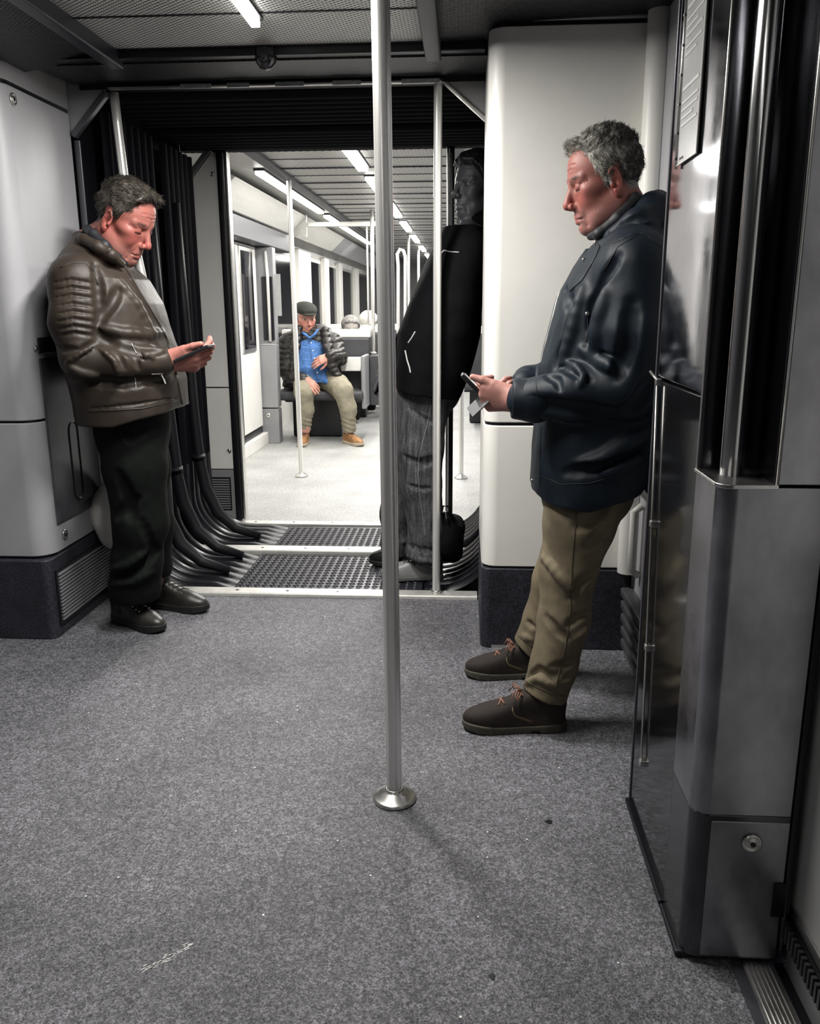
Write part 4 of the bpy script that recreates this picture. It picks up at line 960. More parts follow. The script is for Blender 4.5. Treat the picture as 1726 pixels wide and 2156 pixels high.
# hair
thk = lambda P: np.interp(P[:, 2], [-.08, 0, .06, .12], [.004, .006, .010, .017]) + .012 * np.exp(-((P[:, 0] - .075) / .03) ** 2 - ((P[:, 2] - .085) / .03) ** 2)
hs_ = hair_sdf(HLR, thk, .0035, (50, 110, 60))
v, f = nets(hs_, (-.15, -.12, -.10), (.15, .12, .17), .0034)
flow = lambda p: unit(np.array([-.25 - 1.2 * (p[2] < .05), .0, .25 if p[2] > .07 else -.75]) + (np.array([1.2, 0, .2]) if p[0] > .05 else 0))
sv, sf = strands(v, f, 15000, .020, flow, .0007, lift=.22, curl=.006)
nv = len(v); V_ = np.concatenate([v, sv])
hz = V_[:, 2]; hx = V_[:, 0]; wht = np.clip(.42 + np.where(np.arange(len(V_)) < nv, -.2, 0.) + np.where(np.arange(len(V_)) < nv, .18, .75) * fbm(V_, (160, 60, 90), 2) + np.clip((hx + .01) / .09, -.6, .5) - np.clip((hz - .08) / .12, -.1, .22), 0, 1)[:, None]
tint = np.array([.055, .050, .045]) * (1 - wht) + np.array([.50, .48, .43]) * wht
HAIR = M('hair', (1, 1, 1), .5, attr='tint', spec=.4)
mesh_obj('hair', hoR + (hsR * V_) @ HR, [tuple(x) for x in f.tolist()] + [tuple(i + nv for i in q) for q in sf], HAIR, RP, smooth=True, tint=tint, recalc=False)
# parka
coat = S(); secs = []
for py, a, b, ay in ((520, 1236, 1398, .15), (560, 1210, 1412, .195), (623, 1176, 1416, .215), (670, 1163, 1416, .222), (764, 1138, 1412, .225), (884, 1127, 1400, .228), (960, 1121, 1378, .230), (1020, 1117, 1345, .228), (1040, 1117, 1322, .224)):
    p, q = u(a, py), u(b, py); secs.append((p[2], p[0], q[0], YR, ay))
coat.loft(secs, .03, 2.5)
coat.rc(SHN + [-.005, .015, .0], u(1340, 500), .085, .075, .05).rc(SHF + [-.005, -.015, 0], u(1340, 500), .085, .075, .05)
sl = [u(1343, 572, 2.130), u(1338, 700, 2.105), u(1322, 815, 2.10), u(1215, 828, 2.125), u(1108, 842, 2.165)]
coat.chain(sl, [.088, .088, .074, .066, .052], .022)
slf = [u(1335, 560, 2.53), u(1300, 790, 2.56), u(1200, 800, 2.50), u(1112, 803, 2.42)]
coat.chain(slf, [.085, .075, .062, .046], .022)
# hem tilts up towards the back, inside is hollow
pF, pB = u(1117, 1024), u(1325, 1010); pm = u(1215, 1044)
def hem(P, d):
    zz = np.interp(P[:, 0], [pF[0], pm[0], pB[0], pB[0] + .06], [pF[2], pm[2], pB[2], u(1365, 975)[2]])
    return smax(d, zz - P[:, 2] + .004 * np.sin(P[:, 1] * 40), .006)
coat.post(hem)
hz0 = u(1215, 1012)[2]
lo_secs = [(z, a + .016, b - .016, y, w_ - .016) for z, a, b, y, w_ in secs if z < hz0 + .03]
coat.loft([(hz0, *lo_secs[-1][1:])] + [(hz0 - .3, *lo_secs[-1][1:])], .004, 2.5, 's')
# open neck
coat.rc(hp_((-.05, 0, -.12)), hp_((-.035, 0, -.02)), .072, .085, .015, 's')
coat.rc(u(1225, 500), u(1262, 470), .045, .05, .02, 's')
cr = [([(1300, 540), (1268, 590), (1250, 640), (1242, 690)], .008, .020, 's'), ([(1250, 738), (1272, 748), (1290, 752)], .004, .010, 's'),
      ([(1225, 735), (1255, 757), (1288, 772), (1300, 772)], .010, .018, 'u'), ([(1180, 770), (1208, 785), (1240, 800)], .006, .014, 's'), ([(1192, 762), (1214, 770), (1228, 792), (1222, 812)], .006, .012, 'u'),
      ([(1150, 790), (1172, 800), (1178, 820)], .005, .012, 's'), ([(1380, 900), (1320, 935), (1270, 968), (1215, 985)], .012, .03, 'u'), ([(1372, 925), (1310, 960), (1255, 985), (1190, 994)], .008, .022, 's'),
      ([(1360, 960), (1310, 985), (1270, 1000)], .008, .02, 'u'), ([(1180, 590), (1205, 650), (1190, 720), (1168, 770)], .009, .03, 's'), ([(1225, 610), (1205, 690), (1182, 765)], .008, .025, 'u'),
      ([(1330, 640), (1322, 720), (1300, 790)], .008, .03, 's'), ([(1275, 620), (1258, 690), (1256, 740)], .010, .03, 'u'), ([(1130, 870), (1128, 950), (1124, 1020)], .004, .01, 's'),
      ([(1128, 850), (1180, 862), (1240, 868), (1300, 872)], .012, .03, 's'), ([(1300, 880), (1345, 850), (1372, 800)], .009, .03, 's')]
coat.creases(cr, 3)
coat.post(lambda P, d: d - .0022 * fbm(P, (9, 9, 7), 3) - .0012 * fbm(P, (26, 26, 14), 2))
oc, v, f = sdf_obj('parka', coat, (.08, 1.99, .60), (.62, 2.68, 1.48), .0036, NAVY, RP)
# hood lying on the shoulders, high collar
hood = S(); hc = [u(1362, 438), u(1372, 468), u(1352, 490)]
hood.chain([u(1262, 510, 2.28), u(1295, 497, 2.245), u(1342, 470, 2.215), u(1374, 442, 2.27), u(1380, 440, 2.34), u(1374, 444, 2.42), u(1342, 468, 2.45), u(1295, 495, 2.43), u(1262, 508, 2.40)], [.010, .016, .030, .038, .040, .038, .030, .016, .010], .03)
hood.chain([u(1300, 505, 2.22), u(1350, 480, 2.20), u(1378, 470, 2.30), u(1378, 470, 2.38), u(1350, 480, 2.46)], [.028, .036, .04, .04, .036], .03)
hood.rc(hp_((-.06, 0, -.13)), hp_((-.035, 0, -.03)), .070, .084, .012, 's')
hood.creases([([(1290, 500), (1330, 482), (1385, 474)], .005, .014, 's'), ([(1285, 487), (1340, 458), (1388, 446)], .005, .016, 's'), ([(1300, 512), (1345, 505), (1390, 512)], .007, .016, 's')], 3)
hood.post(lambda P, d: d - .003 * fbm(P, (14, 14, 14), 3))
sdf_obj('hood', hood, (.22, 2.10, 1.18), (.62, 2.56, 1.48), .0036, NAVY, oc)
col = S(); cpts = [u(1243, 498, 2.30), u(1262, 492, 2.26), u(1302, 460, 2.25), u(1338, 418, 2.27)]
col.chain(cpts, [.010, .014, .016, .014], .01); cpt2 = [u(1246, 492, 2.36), u(1262, 486, 2.40), u(1300, 462, 2.415), u(1340, 418, 2.40)]; col.chain(cpt2, [.012, .016, .017, .014], .01); col.rc(cpts[-1], cpt2[-1], .014, .014, .01)
sdf_obj('inner_collar', col, (.20, 2.2, 1.24), (.5, 2.48, 1.45), .0035, NAVYI, oc)
# storm flap with snaps, zip edge, cuffs, seams
fl_pts = coat.line([(1252, 505), (1236, 555), (1212, 600)], 6)
on_surface(coat, [(1236, 492), (1222, 525), (1206, 560), (1188, 590), (1173, 630), (1163, 670), (1152, 710), (1143, 745), (1138, 765)], .0028, M('zip_white', (.42, .42, .40), .4, .2), 'zip_edge', oc)
on_surface(coat, [(1250, 505), (1262, 520), (1254, 540), (1240, 565), (1225, 590), (1200, 612)], .0030, NAVYI, 'flap_edge', oc)
for p in ((1255, 511), (1230, 547), (1121, 1012), (1128, 885), (1237, 661)):
    h = coat.march(*p)
    if h is not None: MB().lathe([(.0055, 0), (.0055, -.003), (.003, -.0045), (.0012, -.004)], h + [-.001, -.001, 0], 14, 1).build('snap', M('snap_metal', (.55, .55, .53), .25, .9), oc, smooth='auto')
for ln in ([(1302, 505), (1345, 490), (1360, 494), (1392, 520)], [(1345, 492), (1300, 520), (1272, 570)], [(1318, 500), (1290, 512)], [(1126, 795), (1132, 840), (1127, 882)], [(1236, 655), (1238, 690), (1234, 720)], [(1135, 1000), (1180, 1020), (1240, 1018), (1290, 1004)], [(1140, 890), (1136, 960), (1136, 1020)], [(1240, 878), (1262, 884), (1280, 879)]):
    on_surface(coat, ln, .0013, NAVYI, 'seam', oc, off=.0002)
cf = S(); a = u(1100, 842, 2.167); b = u(1074, 838, 2.178)
cf.rc(u(1126, 843, 2.160), u(1094, 840, 2.170), .058, .053, .0).rc(a, b + (b - a), .043, .040, .004, 's')
cf.post(lambda P, d: smax(d, -(P[:, 0] - u(1076, 840, 2.18)[0]) * 1., .004)); cf.post(lambda P, d: d - .0018 * fbm(P, (25, 25, 25), 2))
sdf_obj('cuff', cf, (.08, 2.02, .80), (.30, 2.30, 1.05), .0033, NAVY, oc)
cf2 = S(); cf2.rc(u(1132, 808, 2.42), u(1104, 808, 2.405), .043, .041, .0); cf2.post(lambda P, d: d - .0018 * fbm(P, (25, 25, 25), 2)); sdf_obj('cuff', cf2, (.08, 2.3, .80), (.32, 2.52, 1.05), .0033, NAVY, oc)
# trousers
tro = S(); tn = [u(1232, 1030, 2.235), u(1220, 1100, 2.225), u(1196, 1200, 2.21), u(1187, 1300, 2.195), u(1166, 1400, 2.18), u(1148, 1456, 2.172)]
tro.chain(tn, [.100, .096, .077, .069, .063, .064], .02); tf = [u(1238, 1030, 2.42), u(1215, 1110, 2.43), u(1175, 1220, 2.455), u(1150, 1300, 2.48), u(1118, 1362, 2.495)]
tro.chain(tf, [.098, .090, .075, .066, .060], .02); tro.rc(u(1240, 960), u(1236, 1030), .13, .13, .04)
def tcut(P, d):
    nearm = P[:, 1] < 2.34; p0, p1 = (u(1097, 1445, 2.17), u(1192, 1476, 2.17)); q0, q1 = (u(1086, 1348, 2.495), u(1140, 1388, 2.495))
    zn = p0[2] + (P[:, 0] - p0[0]) * (p1[2] - p0[2]) / (p1[0] - p0[0]); zf = q0[2] + (P[:, 0] - q0[0]) * (q1[2] - q0[2]) / (q1[0] - q0[0])
    return smax(d, np.where(nearm, zn, zf) - P[:, 2], .003)
tro.post(tcut)
tro.rc(u(1150, 1456, 2.172), u(1140, 1500, 2.17), .052, .055, .004, 's').rc(u(1118, 1362, 2.495), u(1110, 1400, 2.495), .050, .052, .004, 's')
tro.creases([([(1140, 1150), (1175, 1195), (1205, 1225)], .008, .02, 's'), ([(1143, 1175), (1180, 1215), (1210, 1245)], .008, .018, 'u'), ([(1150, 1300), (1175, 1330), (1195, 1345)], .006, .016, 's'), ([(1250, 1205), (1220, 1230), (1200, 1260)], .007, .018, 's'),
             ([(1243, 1290), (1215, 1300), (1195, 1318)], .006, .016, 's'), ([(1240, 1320), (1210, 1345)], .006, .014, 'u'), ([(1110, 1428), (1135, 1412), (1160, 1425), (1190, 1415)], .007, .016, 's'), ([(1105, 1440), (1130, 1428), (1165, 1445)], .006, .014, 'u'),
             ([(1215, 1385), (1190, 1400), (1160, 1405)], .006, .014, 's'), ([(1210, 1420), (1185, 1432)], .005, .012, 's'), ([(1290, 1050), (1255, 1090), (1215, 1110)], .008, .024, 's'), ([(1280, 1110), (1240, 1150)], .007, .022, 's'), ([(1110, 1310), (1130, 1325)], .006, .014, 's'), ([(1100, 1338), (1125, 1350)], .005, .012, 'u')], 3)
tro.post(lambda P, d: d - .0026 * fbm(P, (14, 14, 9), 3))
ot, v, f = sdf_obj('trousers', tro, (.0, 2.05, .05), (.56, 2.62, .78), .0036, KHAKI, RP)
sm_ = [(1216, 1050), (1212, 1100), (1206, 1160), (1202, 1220), (1201, 1280), (1196, 1330), (1186, 1380), (1174, 1430), (1166, 1462)]
on_surface(tro, sm_, .0022, M('khaki_seam', (.10, .082, .05), .8), 'side_seam', ot)
on_surface(tro, [(1101, 1430), (1130, 1447), (1165, 1462), (1188, 1466)], .0020, MATS['khaki_seam'], 'hem_stitch', ot)
on_surface(tro, [(1091, 1338), (1105, 1348), (1121, 1362)], .0020, MATS['khaki_seam'], 'hem_stitch', ot)
# desert boots
sn, sf_ = U(1192, 1532, z=0), U(972, 1538, z=0)
so1, up1, W1 = shoe(RP, (sn[0], 2.165), (sf_[0], 2.150), 'chukka', SUEDE, CREPE, LACE, laces=2)
shoe(RP, (.285, 2.51), (.008, 2.495), 'chukka', SUEDE, CREPE, LACE, laces=2)
# phone with an open grey flap
ph = thing('phone', (.06, 2.22, .9), 'dark phone in an open grey flap case held by the parka man', 'phone')
a_, b_ = u(981, 797, 2.24), u(1030, 846, 2.24); d_ = unit(b_ - a_); n_ = np.array([-d_[2], 0, d_[0]]); c_ = (a_ + b_) / 2
def slab(c, X, Y, lx, ly, th, nm, m, par, bev=.003):
    X = unit(X); Y = unit(np.array(Y) - np.dot(Y, X) * X); Z = np.cross(X, Y)
    return MB().hexa([c + sx * X * lx / 2 + sy * Y * ly / 2 + sz * Z * th / 2 for sz in (-1, 1) for sx, sy in ((-1, -1), (1, -1), (1, 1), (-1, 1))]).build(nm, m, par, bevel=bev)
CASE = M('case_black', (.012, .012, .014), .4)
slab(c_, d_, (0, 1, 0), .12, .075, .010, 'phone_body', CASE, ph)
slab(c_ - n_ * .006 * (1 if n_[2] < 0 else -1), d_, (0, 1, 0), .110, .068, .0015, 'screen', M('dim_screen', (.05, .05, .06), .08), ph, .0005)
slab((u(990, 868, 2.21) + u(1022, 838, 2.21)) / 2, u(1022, 838, 2.21) - u(990, 868, 2.21), (0.1, .8, .45), .058, .07, .004, 'case_flap', M('case_grey', (.10, .10, .105), .6), ph, .0015)
# ================================================================ the man in the brown leather jacket (left, facing right)
YL = 2.93; LP = thing('person', (-1.2, YL, 0), 'stocky person in brown leather jacket and dark trousers holding a phone beside the gangway', 'person')
LEATHER = M('brown_leather', (.030, .023, .018), .44, 0, .25, 9, bump=.14, bs=420, spec=.28)
DTROU = M('dark_trousers', (.004, .0055, .0048), .8, 0, .2, 14, bump=.15, bs=500, spec=.15)
BOOTM = M('boot_leather', (.022, .021, .018), .36, 0, .3, 12, bump=.1, bs=300)
BOOTS = M('boot_sole', (.010, .010, .010), .6)
DLACE = M('dark_lace', (.03, .03, .027), .6)
ul = lambda px, py, y=YL: U(px, py, y=y)
hsL = np.array([.96, 1.03, 1.07]); HL = frame(1, 27, -10)
hoL = ul(317, 523) - (hsL * np.array([.127, 0, -.0365])) @ HL
headL = head_sdf(jowl=1.18, brow=1.05, chin=1.05)
hpL = lambda p: hoL + (hsL * np.array(p, float)) @ HL
bodyL = S().emb(headL, HL, hoL, hsL, .22, .01)
bodyL.rc(hpL((-.030, 0, -.055)), hpL((-.075, 0, -.135)), .062, .066, .03).rc(hpL((-.075, 0, -.135)), ul(215, 600), .066, .07, .05)
bodyL.rc(ul(205, 600), ul(265, 830), .10, .12, .05).rc(ul(265, 830), ul(275, 900), .12, .11, .05)
SN, EN, WN = ul(150, 588, 2.755), ul(160, 760, 2.70), ul(348, 762, 2.80)
SF, EF, WF = ul(200, 588, 3.13), ul(230, 760, 3.15), ul(300, 800, 3.12)
bodyL.chain([SN + [.02, .02, 0], EN + [.01, .01, 0], WN], [.045, .038, .03], .03).chain([SF, EF, WF], [.04, .035, .03], .03)
bodyL.chain([ul(290, 905, 2.86), ul(300, 1100, 2.86), ul(286, 1275, 2.86)], [.07, .05, .045], .03).chain([ul(300, 905, 3.04), ul(320, 1100, 3.05), ul(322, 1240, 3.05)], [.07, .05, .045], .03)
dL = unit(ul(402, 760, 2.80) - WN)
hand(bodyL, WN + dL * .004, dL + np.array([0, .0, .02]), np.array([-.05, -.84, -.48]), 1, 1.12, (.75, .85, .95, 1.0), thumb_dir=(.86, .36, .12), tcurl=.10, bend=(.8, 1., .6))
dF = unit(np.array([.25, 0, -1.])); hand(bodyL, WF, dF, np.array([-.9, .3, -.2]), -1, 1.0, (.9, 1., 1., 1.))
skL = (.29, .105, .085); BRN = (.055, .043, .033)
HLL = [(0, .092), (22, .090), (36, .076), (48, .052), (60, .030), (70, .004), (82, .006), (90, .030), (106, .028), (118, -.008), (132, -.040), (180, -.050)]
optL = dict(hands=(.40, .165, .135), browcol=(.05, .026, .022), scalp=BRN, tab=HLL, stubble=(.20, .105, .09), red=(1.1, .66, .66))
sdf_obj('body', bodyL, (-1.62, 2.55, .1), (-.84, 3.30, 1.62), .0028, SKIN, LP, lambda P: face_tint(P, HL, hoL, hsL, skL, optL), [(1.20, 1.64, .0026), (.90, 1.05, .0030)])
thk = lambda P: np.interp(P[:, 2], [-.06, 0, .06, .12], [.002, .003, .007, .016]) + .016 * np.exp(-((P[:, 0] - .08) / .035) ** 2 - ((P[:, 2] - .095) / .03) ** 2)
v, f = nets(hair_sdf(HLL, thk, .0028, (55, 90, 55)), (-.15, -.12, -.10), (.17, .12, .18), .0036)
flow = lambda p: unit(np.array([.9 if p[2] > .05 else -.5, .0, .35 if p[2] > .06 else -.5]))
sv, sf = strands(v, f, 6500, .022, flow, .0007, lift=.2, curl=.006, seed=8)
nv = len(v); V_ = np.concatenate([v, sv]); wht = np.clip(.26 + .5 * fbm(V_, (150, 70, 70), 2), 0, 1)[:, None]
mesh_obj('hair', hoL + (hsL * V_) @ HL, [tuple(x) for x in f.tolist()] + [tuple(i + nv for i in q) for q in sf], HAIR, LP, smooth=True, tint=np.array([.028, .024, .020]) * (1 - wht) + np.array([.115, .098, .080]) * wht, recalc=False)
# jacket
jk = S(); secs = []
for py, a, b, ay in ((508, 168, 205, .08), (530, 152, 232, .12), (556, 140, 262, .165), (590, 128, 300, .20), (640, 126, 328, .215), (690, 132, 344, .222), (740, 150, 362, .228), (800, 166, 379, .232), (840, 176, 383, .232), (890, 184, 386, .232)):
    p, q = ul(a, py), ul(b, py); secs.append((p[2], p[0], q[0], YL, ay))
jk.loft(secs, .03, 2.5)
jk.rc(SN + [.01, .03, -.01], ul(205, 540), .085, .075, .05).rc(SF + [-.01, -.02, -.01], ul(215, 540), .085, .075, .05)
jk.chain([ul(158, 592, 2.765), ul(160, 680, 2.73), ul(172, 752, 2.715), ul(250, 762, 2.73), ul(340, 762, 2.795)], [.083, .080, .070, .058, .048], .022)
jk.chain([SF, EF, ul(296, 795, 3.12)], [.08, .068, .052], .03)
hA, hB, hC = ul(180, 884), ul(290, 882), ul(386, 856)
jk.post(lambda P, d: smax(d, np.interp(P[:, 0], [hA[0], hB[0], hC[0]], [hA[2], hB[2], hC[2]]) - P[:, 2], .005))
hz0 = hB[2] + .02; ls = secs[-1]; jk.loft([(hz0, ls[1] + .016, ls[2] - .016, YL, ls[4] - .016), (hz0 - .3, ls[1] + .016, ls[2] - .016, YL, ls[4] - .016)], .004, 2.5, 's')
jk.rc(hpL((-.075, 0, -.14)), hpL((-.04, 0, -.03)), .082, .095, .015, 's')
ribs = []
for k, py in enumerate((590, 606, 622, 640, 656, 672, 688, 702)): ribs.append(([(114 + k * 1.5, py + 5), (150 + k, py - 1), (196 + k, py + 6)], .0050, .006, 's'))
cr = ribs + [(a, r, k, m) for a, r, k, m in [([(200, 556), (208, 600), (212, 660), (206, 720)], .010, .020, 's'), ([(204, 720), (180, 733), (160, 752)], .006, .014, 's'), ([(216, 712), (250, 730), (300, 742), (340, 738)], .011, .022, 's'), ([(212, 690), (255, 700), (310, 705), (345, 700)], .008, .022, 'u'),
      ([(198, 728), (168, 744), (140, 764)], .006, .014, 'u'), ([(220, 722), (245, 742), (262, 775)], .006, .014, 's'), ([(212, 735), (240, 760), (250, 790)], .006, .014, 'u'), ([(266, 735), (284, 752), (292, 775)], .006, .012, 's'), ([(296, 738), (306, 750), (312, 745), (322, 755)], .005, .010, 'u'),
      ([(212, 668), (235, 640), (250, 610)], .008, .024, 's'), ([(250, 590), (290, 640), (320, 700)], .006, .024, 'u'), ([(135, 790), (190, 800), (260, 806), (340, 800)], .012, .024, 's'), ([(190, 860), (280, 852), (375, 836)], .003, .008, 's'), 
      ([(140, 770), (170, 785), (205, 790)], .007, .018, 'u'), ([(110, 720), (130, 735), (160, 735)], .005, .012, 's')]]
jk.creases(cr, 3)
jk.post(lambda P, d: d - .0024 * fbm(P, (9, 9, 8), 3) - .0012 * fbm(P, (24, 24, 20), 2))
oj, v, f = sdf_obj('leather_jacket', jk, (-1.66, 2.56, .66), (-.84, 3.30, 1.50), .0040, LEATHER, LP)
co = S(); cn = [ul(166, 500, 2.90), ul(178, 506, 2.82), ul(206, 520, 2.79), ul(234, 537, 2.79), ul(256, 556, 2.83)]
co.chain(cn, [.018, .019, .019, .018, .013], .012).chain([cn[0], ul(180, 498, 3.03), ul(222, 516, 3.06), ul(258, 553, 2.99)], [.018, .019, .018, .012], .012)
sdf_obj('stand_collar', co, (-1.5, 2.7, 1.2), (-1.0, 3.2, 1.55), .0036, LEATHER, oj)
ic = S(); ic.chain([ul(184, 484, 2.90), ul(196, 494, 2.83), ul(220, 518, 2.805), ul(246, 541, 2.84), ul(264, 556, 2.92)], [.015, .017, .017, .013, .010], .012).chain([ul(184, 484, 2.90), ul(198, 488, 3.03), ul(236, 518, 3.04), ul(264, 556, 2.92)], [.015, .017, .017, .010], .012)
sdf_obj('inner_collar', ic, (-1.5, 2.7, 1.2), (-1.0, 3.2, 1.55), .0036, NAVYI, oj)
ZIP = M('zip_metal', (.45, .44, .42), .3, .8)
for ln, nm, m, r in (([(256, 550), (282, 590), (305, 630), (325, 665), (340, 690), (352, 715), (366, 760), (374, 800), (383, 850)], 'front_zip', M('leather_dark', (.022, .018, .015), .5), .004),
                     ([(196, 556), (203, 580), (200, 560)], 'shoulder_seam', MATS['leather_dark'], .002), ([(128, 563), (150, 553), (180, 553), (198, 572), (206, 600)], 'armhole_seam', MATS['leather_dark'], .0022),
                     ([(184, 866), (240, 864), (300, 860), (384, 842)], 'hem_seam', MATS['leather_dark'], .0018), ([(276, 722), (282, 735), (288, 745)], 'pocket_zip', ZIP, .0026), ([(318, 788), (343, 787)], 'cuff_zip', ZIP, .0022), ([(284, 795), (286, 810), (286, 818)], 'pocket_pull', ZIP, .0022)):
    on_surface(jk, ln, r, m, nm, oj)
p = ul(340, 790, 2.745)
MB().tube([p, p + [.006, 0, -.012], p + [.012, -.002, -.028]], .0028, 6).build('zip_pull', ZIP, oj); MB().lathe([(.004, 0), (.003, -.002)], ul(230, 525, 2.765), 12, 1).build('collar_snap', ZIP, oj)
# trousers
tl = S(); tl.chain([ul(278, 880, 2.87), ul(285, 980, 2.86), ul(296, 1100, 2.855), ul(290, 1180, 2.855), ul(284, 1236, 2.86), ul(282, 1275, 2.86)], [.118, .108, .094, .086, .086, .080], .03)
tl.chain([ul(285, 880, 3.02), ul(298, 980, 3.04), ul(318, 1100, 3.05), ul(316, 1190, 3.05), ul(314, 1236, 3.05), ul(313, 1275, 3.05)], [.112, .098, .082, .076, .07, .066], .03)
tl.rc(ul(276, 820), ul(280, 900), .13, .13, .05)
tz = ul(284, 1262, 2.86)[2]
tl.post(lambda P, d: smax(d, tz + np.where(P[:, 1] > 2.95, .03, 0) - P[:, 2], .006)); tl.rc(ul(284, 1245, 2.86), ul(284, 1310, 2.86), .070, .070, .004, 's').rc(ul(314, 1240, 3.05), ul(314, 1310, 3.05), .055, .055, .004, 's')
tl.creases([(a, r * 1.1, k, m) for a, r, k, m in [([(258, 905), (275, 925), (300, 910)], .007, .018, 's'), ([(245, 1090), (262, 1068), (290, 1050)], .008, .02, 's'), ([(250, 1000), (270, 1050), (275, 1090)], .008, .03, 's'), ([(240, 1215), (270, 1205), (310, 1180), (330, 1160)], .012, .024, 's'), ([(238, 1200), (270, 1190), (305, 1165)], .008, .02, 'u'), ([(240, 1232), (280, 1226), (320, 1205)], .010, .018, 'u'), ([(300, 1100), (320, 1150), (335, 1160)], .007, .02, 's')]], 3)
tl.post(lambda P, d: d - .004 * fbm(P, (10, 10, 7), 3))
sdf_obj('trousers', tl, (-1.52, 2.66, .06), (-.88, 3.22, .85), .0042, DTROU, LP)
h1, t1 = U(232, 1300, z=0), U(342, 1330, z=0)
shoe(LP, (-1.325, 2.93), (-1.085, 2.80), 'boot', BOOTM, BOOTS, DLACE, laces=5)
shoe(LP, (-1.265, 3.09), (-.985, 3.02), 'boot', BOOTM, BOOTS, DLACE, laces=5)
pl2 = thing('phone', (-.98, 2.8, .95), 'thin dark phone held flat by the leather jacket man', 'phone')
a_, b_ = ul(380, 757, 2.80), ul(437, 731, 2.80); d_ = unit(b_ - a_); c_ = (a_ + b_) / 2
slab(c_, d_, (0, 1, 0), np.linalg.norm(b_ - a_) + .03, .075, .010, 'phone_body', CASE, pl2); slab(c_ + np.array([-d_[2], 0, d_[0]]) * .0055, d_, (0, 1, 0), .115, .068, .0015, 'screen', MATS['dim_screen'], pl2, .0005)
slab(b_ - d_ * .004 - np.array([-d_[2], 0, d_[0]]) * .0015, d_, (0, 1, 0), .012, .07, .006, 'edge_trim', ALU, pl2, .001)
# white carrier bag behind the trousers
bg = S(); bg.chain([ul(238, 1010, 3.155), ul(241, 1070, 3.15), ul(251, 1120, 3.15)], [.03, .08, .075], .05, sq=None).rc(ul(262, 980, 3.165), ul(245, 1030, 3.165), .012, .035, .04).rc(ul(248, 1090, 3.16), ul(268, 1090, 3.165), .06, .055, .05)
bg.post(lambda P, d: d - .006 * fbm(P, (18, 18, 5), 3) - .003 * fbm(P, (50, 50, 12), 2))
ob, v, f = sdf_obj('carrier_bag', bg, (-1.55, 2.98, .15), (-.95, 3.32, .85), .005, M('white_plastic', (.85, .84, .79), .4, 0, .06, 12), None)
tag(ob, 'white plastic carrier bag hanging behind the leather jacket man\'s dark trousers', 'bag')
# ================================================================ the man in black leaning in the gangway
YBK = 3.50; BP = thing('person', (-.15, YBK, 0), 'person in black coat and faded dark jeans leaning inside the dark gangway', 'person')
BCOAT = M('black_coat', (.0025, .0025, .0035), .8, 0, .2, 10, bump=.1, bs=400, spec=.12)
JEANS = M('faded_denim', (.060, .061, .068), .85, 0, .9, 24, (3.0, 3.0, .22), bump=.3, bs=300, speck=[(160, .25)])
GSHOE = M('grey_shoe', (.26, .26, .26), .42, 0, .2, 10)
ub = lambda px, py, y=YBK: U(px, py, y=y)
hsB = np.array([1.0, 1.0, 1.05]); HB = frame(-1, -4, 38)
hoB = ub(952, 408) - (hsB * np.array([.127, 0, -.0365])) @ HB
hpB = lambda p: hoB + (hsB * np.array(p, float)) @ HB
bodyB = S().emb(head_sdf(jowl=.92), HB, hoB, hsB, .2, .01)
bodyB.rc(hpB((-.030, 0, -.055)), hpB((-.06, 0, -.16)), .056, .06, .03).rc(hpB((-.06, 0, -.16)), ub(985, 520), .06, .07, .05)
bodyB.rc(ub(980, 530), ub(915, 820), .10, .11, .05)
bodyB.chain([ub(890, 840, 3.45), ub(886, 1000, 3.45), ub(890, 1180, 3.45)], [.07, .05, .045], .03).chain([ub(880, 840, 3.60), ub(840, 1000, 3.64), ub(830, 1150, 3.66)], [.07, .05, .045], .03)
bodyB.chain([ub(985, 530, 3.38), ub(955, 660, 3.37), ub(905, 700, 3.41)], [.04, .036, .03], .03).chain([ub(960, 540, 3.68), ub(880, 700, 3.74), ub(812, 775, 3.72)], [.04, .036, .03], .03)
hand(bodyB, ub(905, 700, 3.41), (-.7, .1, -.6), (0, -.9, .3), -1, .95, (.8, .9, .9, .9)); hand(bodyB, ub(812, 775, 3.72), (-.4, 0, -.9), (-.7, .6, .2), 1, .95, (.8, .9, .9, .9))
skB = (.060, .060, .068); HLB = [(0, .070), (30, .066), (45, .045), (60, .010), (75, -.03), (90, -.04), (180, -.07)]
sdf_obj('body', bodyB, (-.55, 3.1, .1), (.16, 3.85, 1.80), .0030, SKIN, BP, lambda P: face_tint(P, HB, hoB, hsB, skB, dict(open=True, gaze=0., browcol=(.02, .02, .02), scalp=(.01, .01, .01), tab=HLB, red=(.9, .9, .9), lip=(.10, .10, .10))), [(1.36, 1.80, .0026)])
v, f = nets(hair_sdf(HLB, lambda P: np.interp(P[:, 2], [-.06, 0, .12], [.010, .014, .026]), .004, (60, 60, 60)), (-.15, -.13, -.10), (.15, .13, .18), .0045)
mesh_obj('hair', hoB + (hsB * v) @ HB, f, M('black_hair', (.006, .006, .007), .5), BP, smooth=True, recalc=False)
ct = S(); secs = []
for py, a, b, ay in ((480, 930, 1030, .12), (530, 908, 1034, .18), (600, 878, 1030, .21), (700, 838, 1012, .22), (780, 832, 992, .22), (850, 836, 962, .21)):
    p, q = ub(a, py), ub(b, py); secs.append((p[2], p[0], min(q[0], .07), YBK, ay))
ct.loft(secs, .03, 2.4)
ct.chain([ub(990, 525, 3.39), ub(962, 640, 3.365), ub(955, 690, 3.36), ub(905, 700, 3.41)], [.075, .072, .062, .05], .03).chain([ub(960, 540, 3.66), ub(880, 690, 3.74), ub(818, 772, 3.72)], [.075, .068, .048], .03)
ct.rc(hpB((-.06, 0, -.16)), hpB((-.035, 0, -.105)), .085, .078, .03)
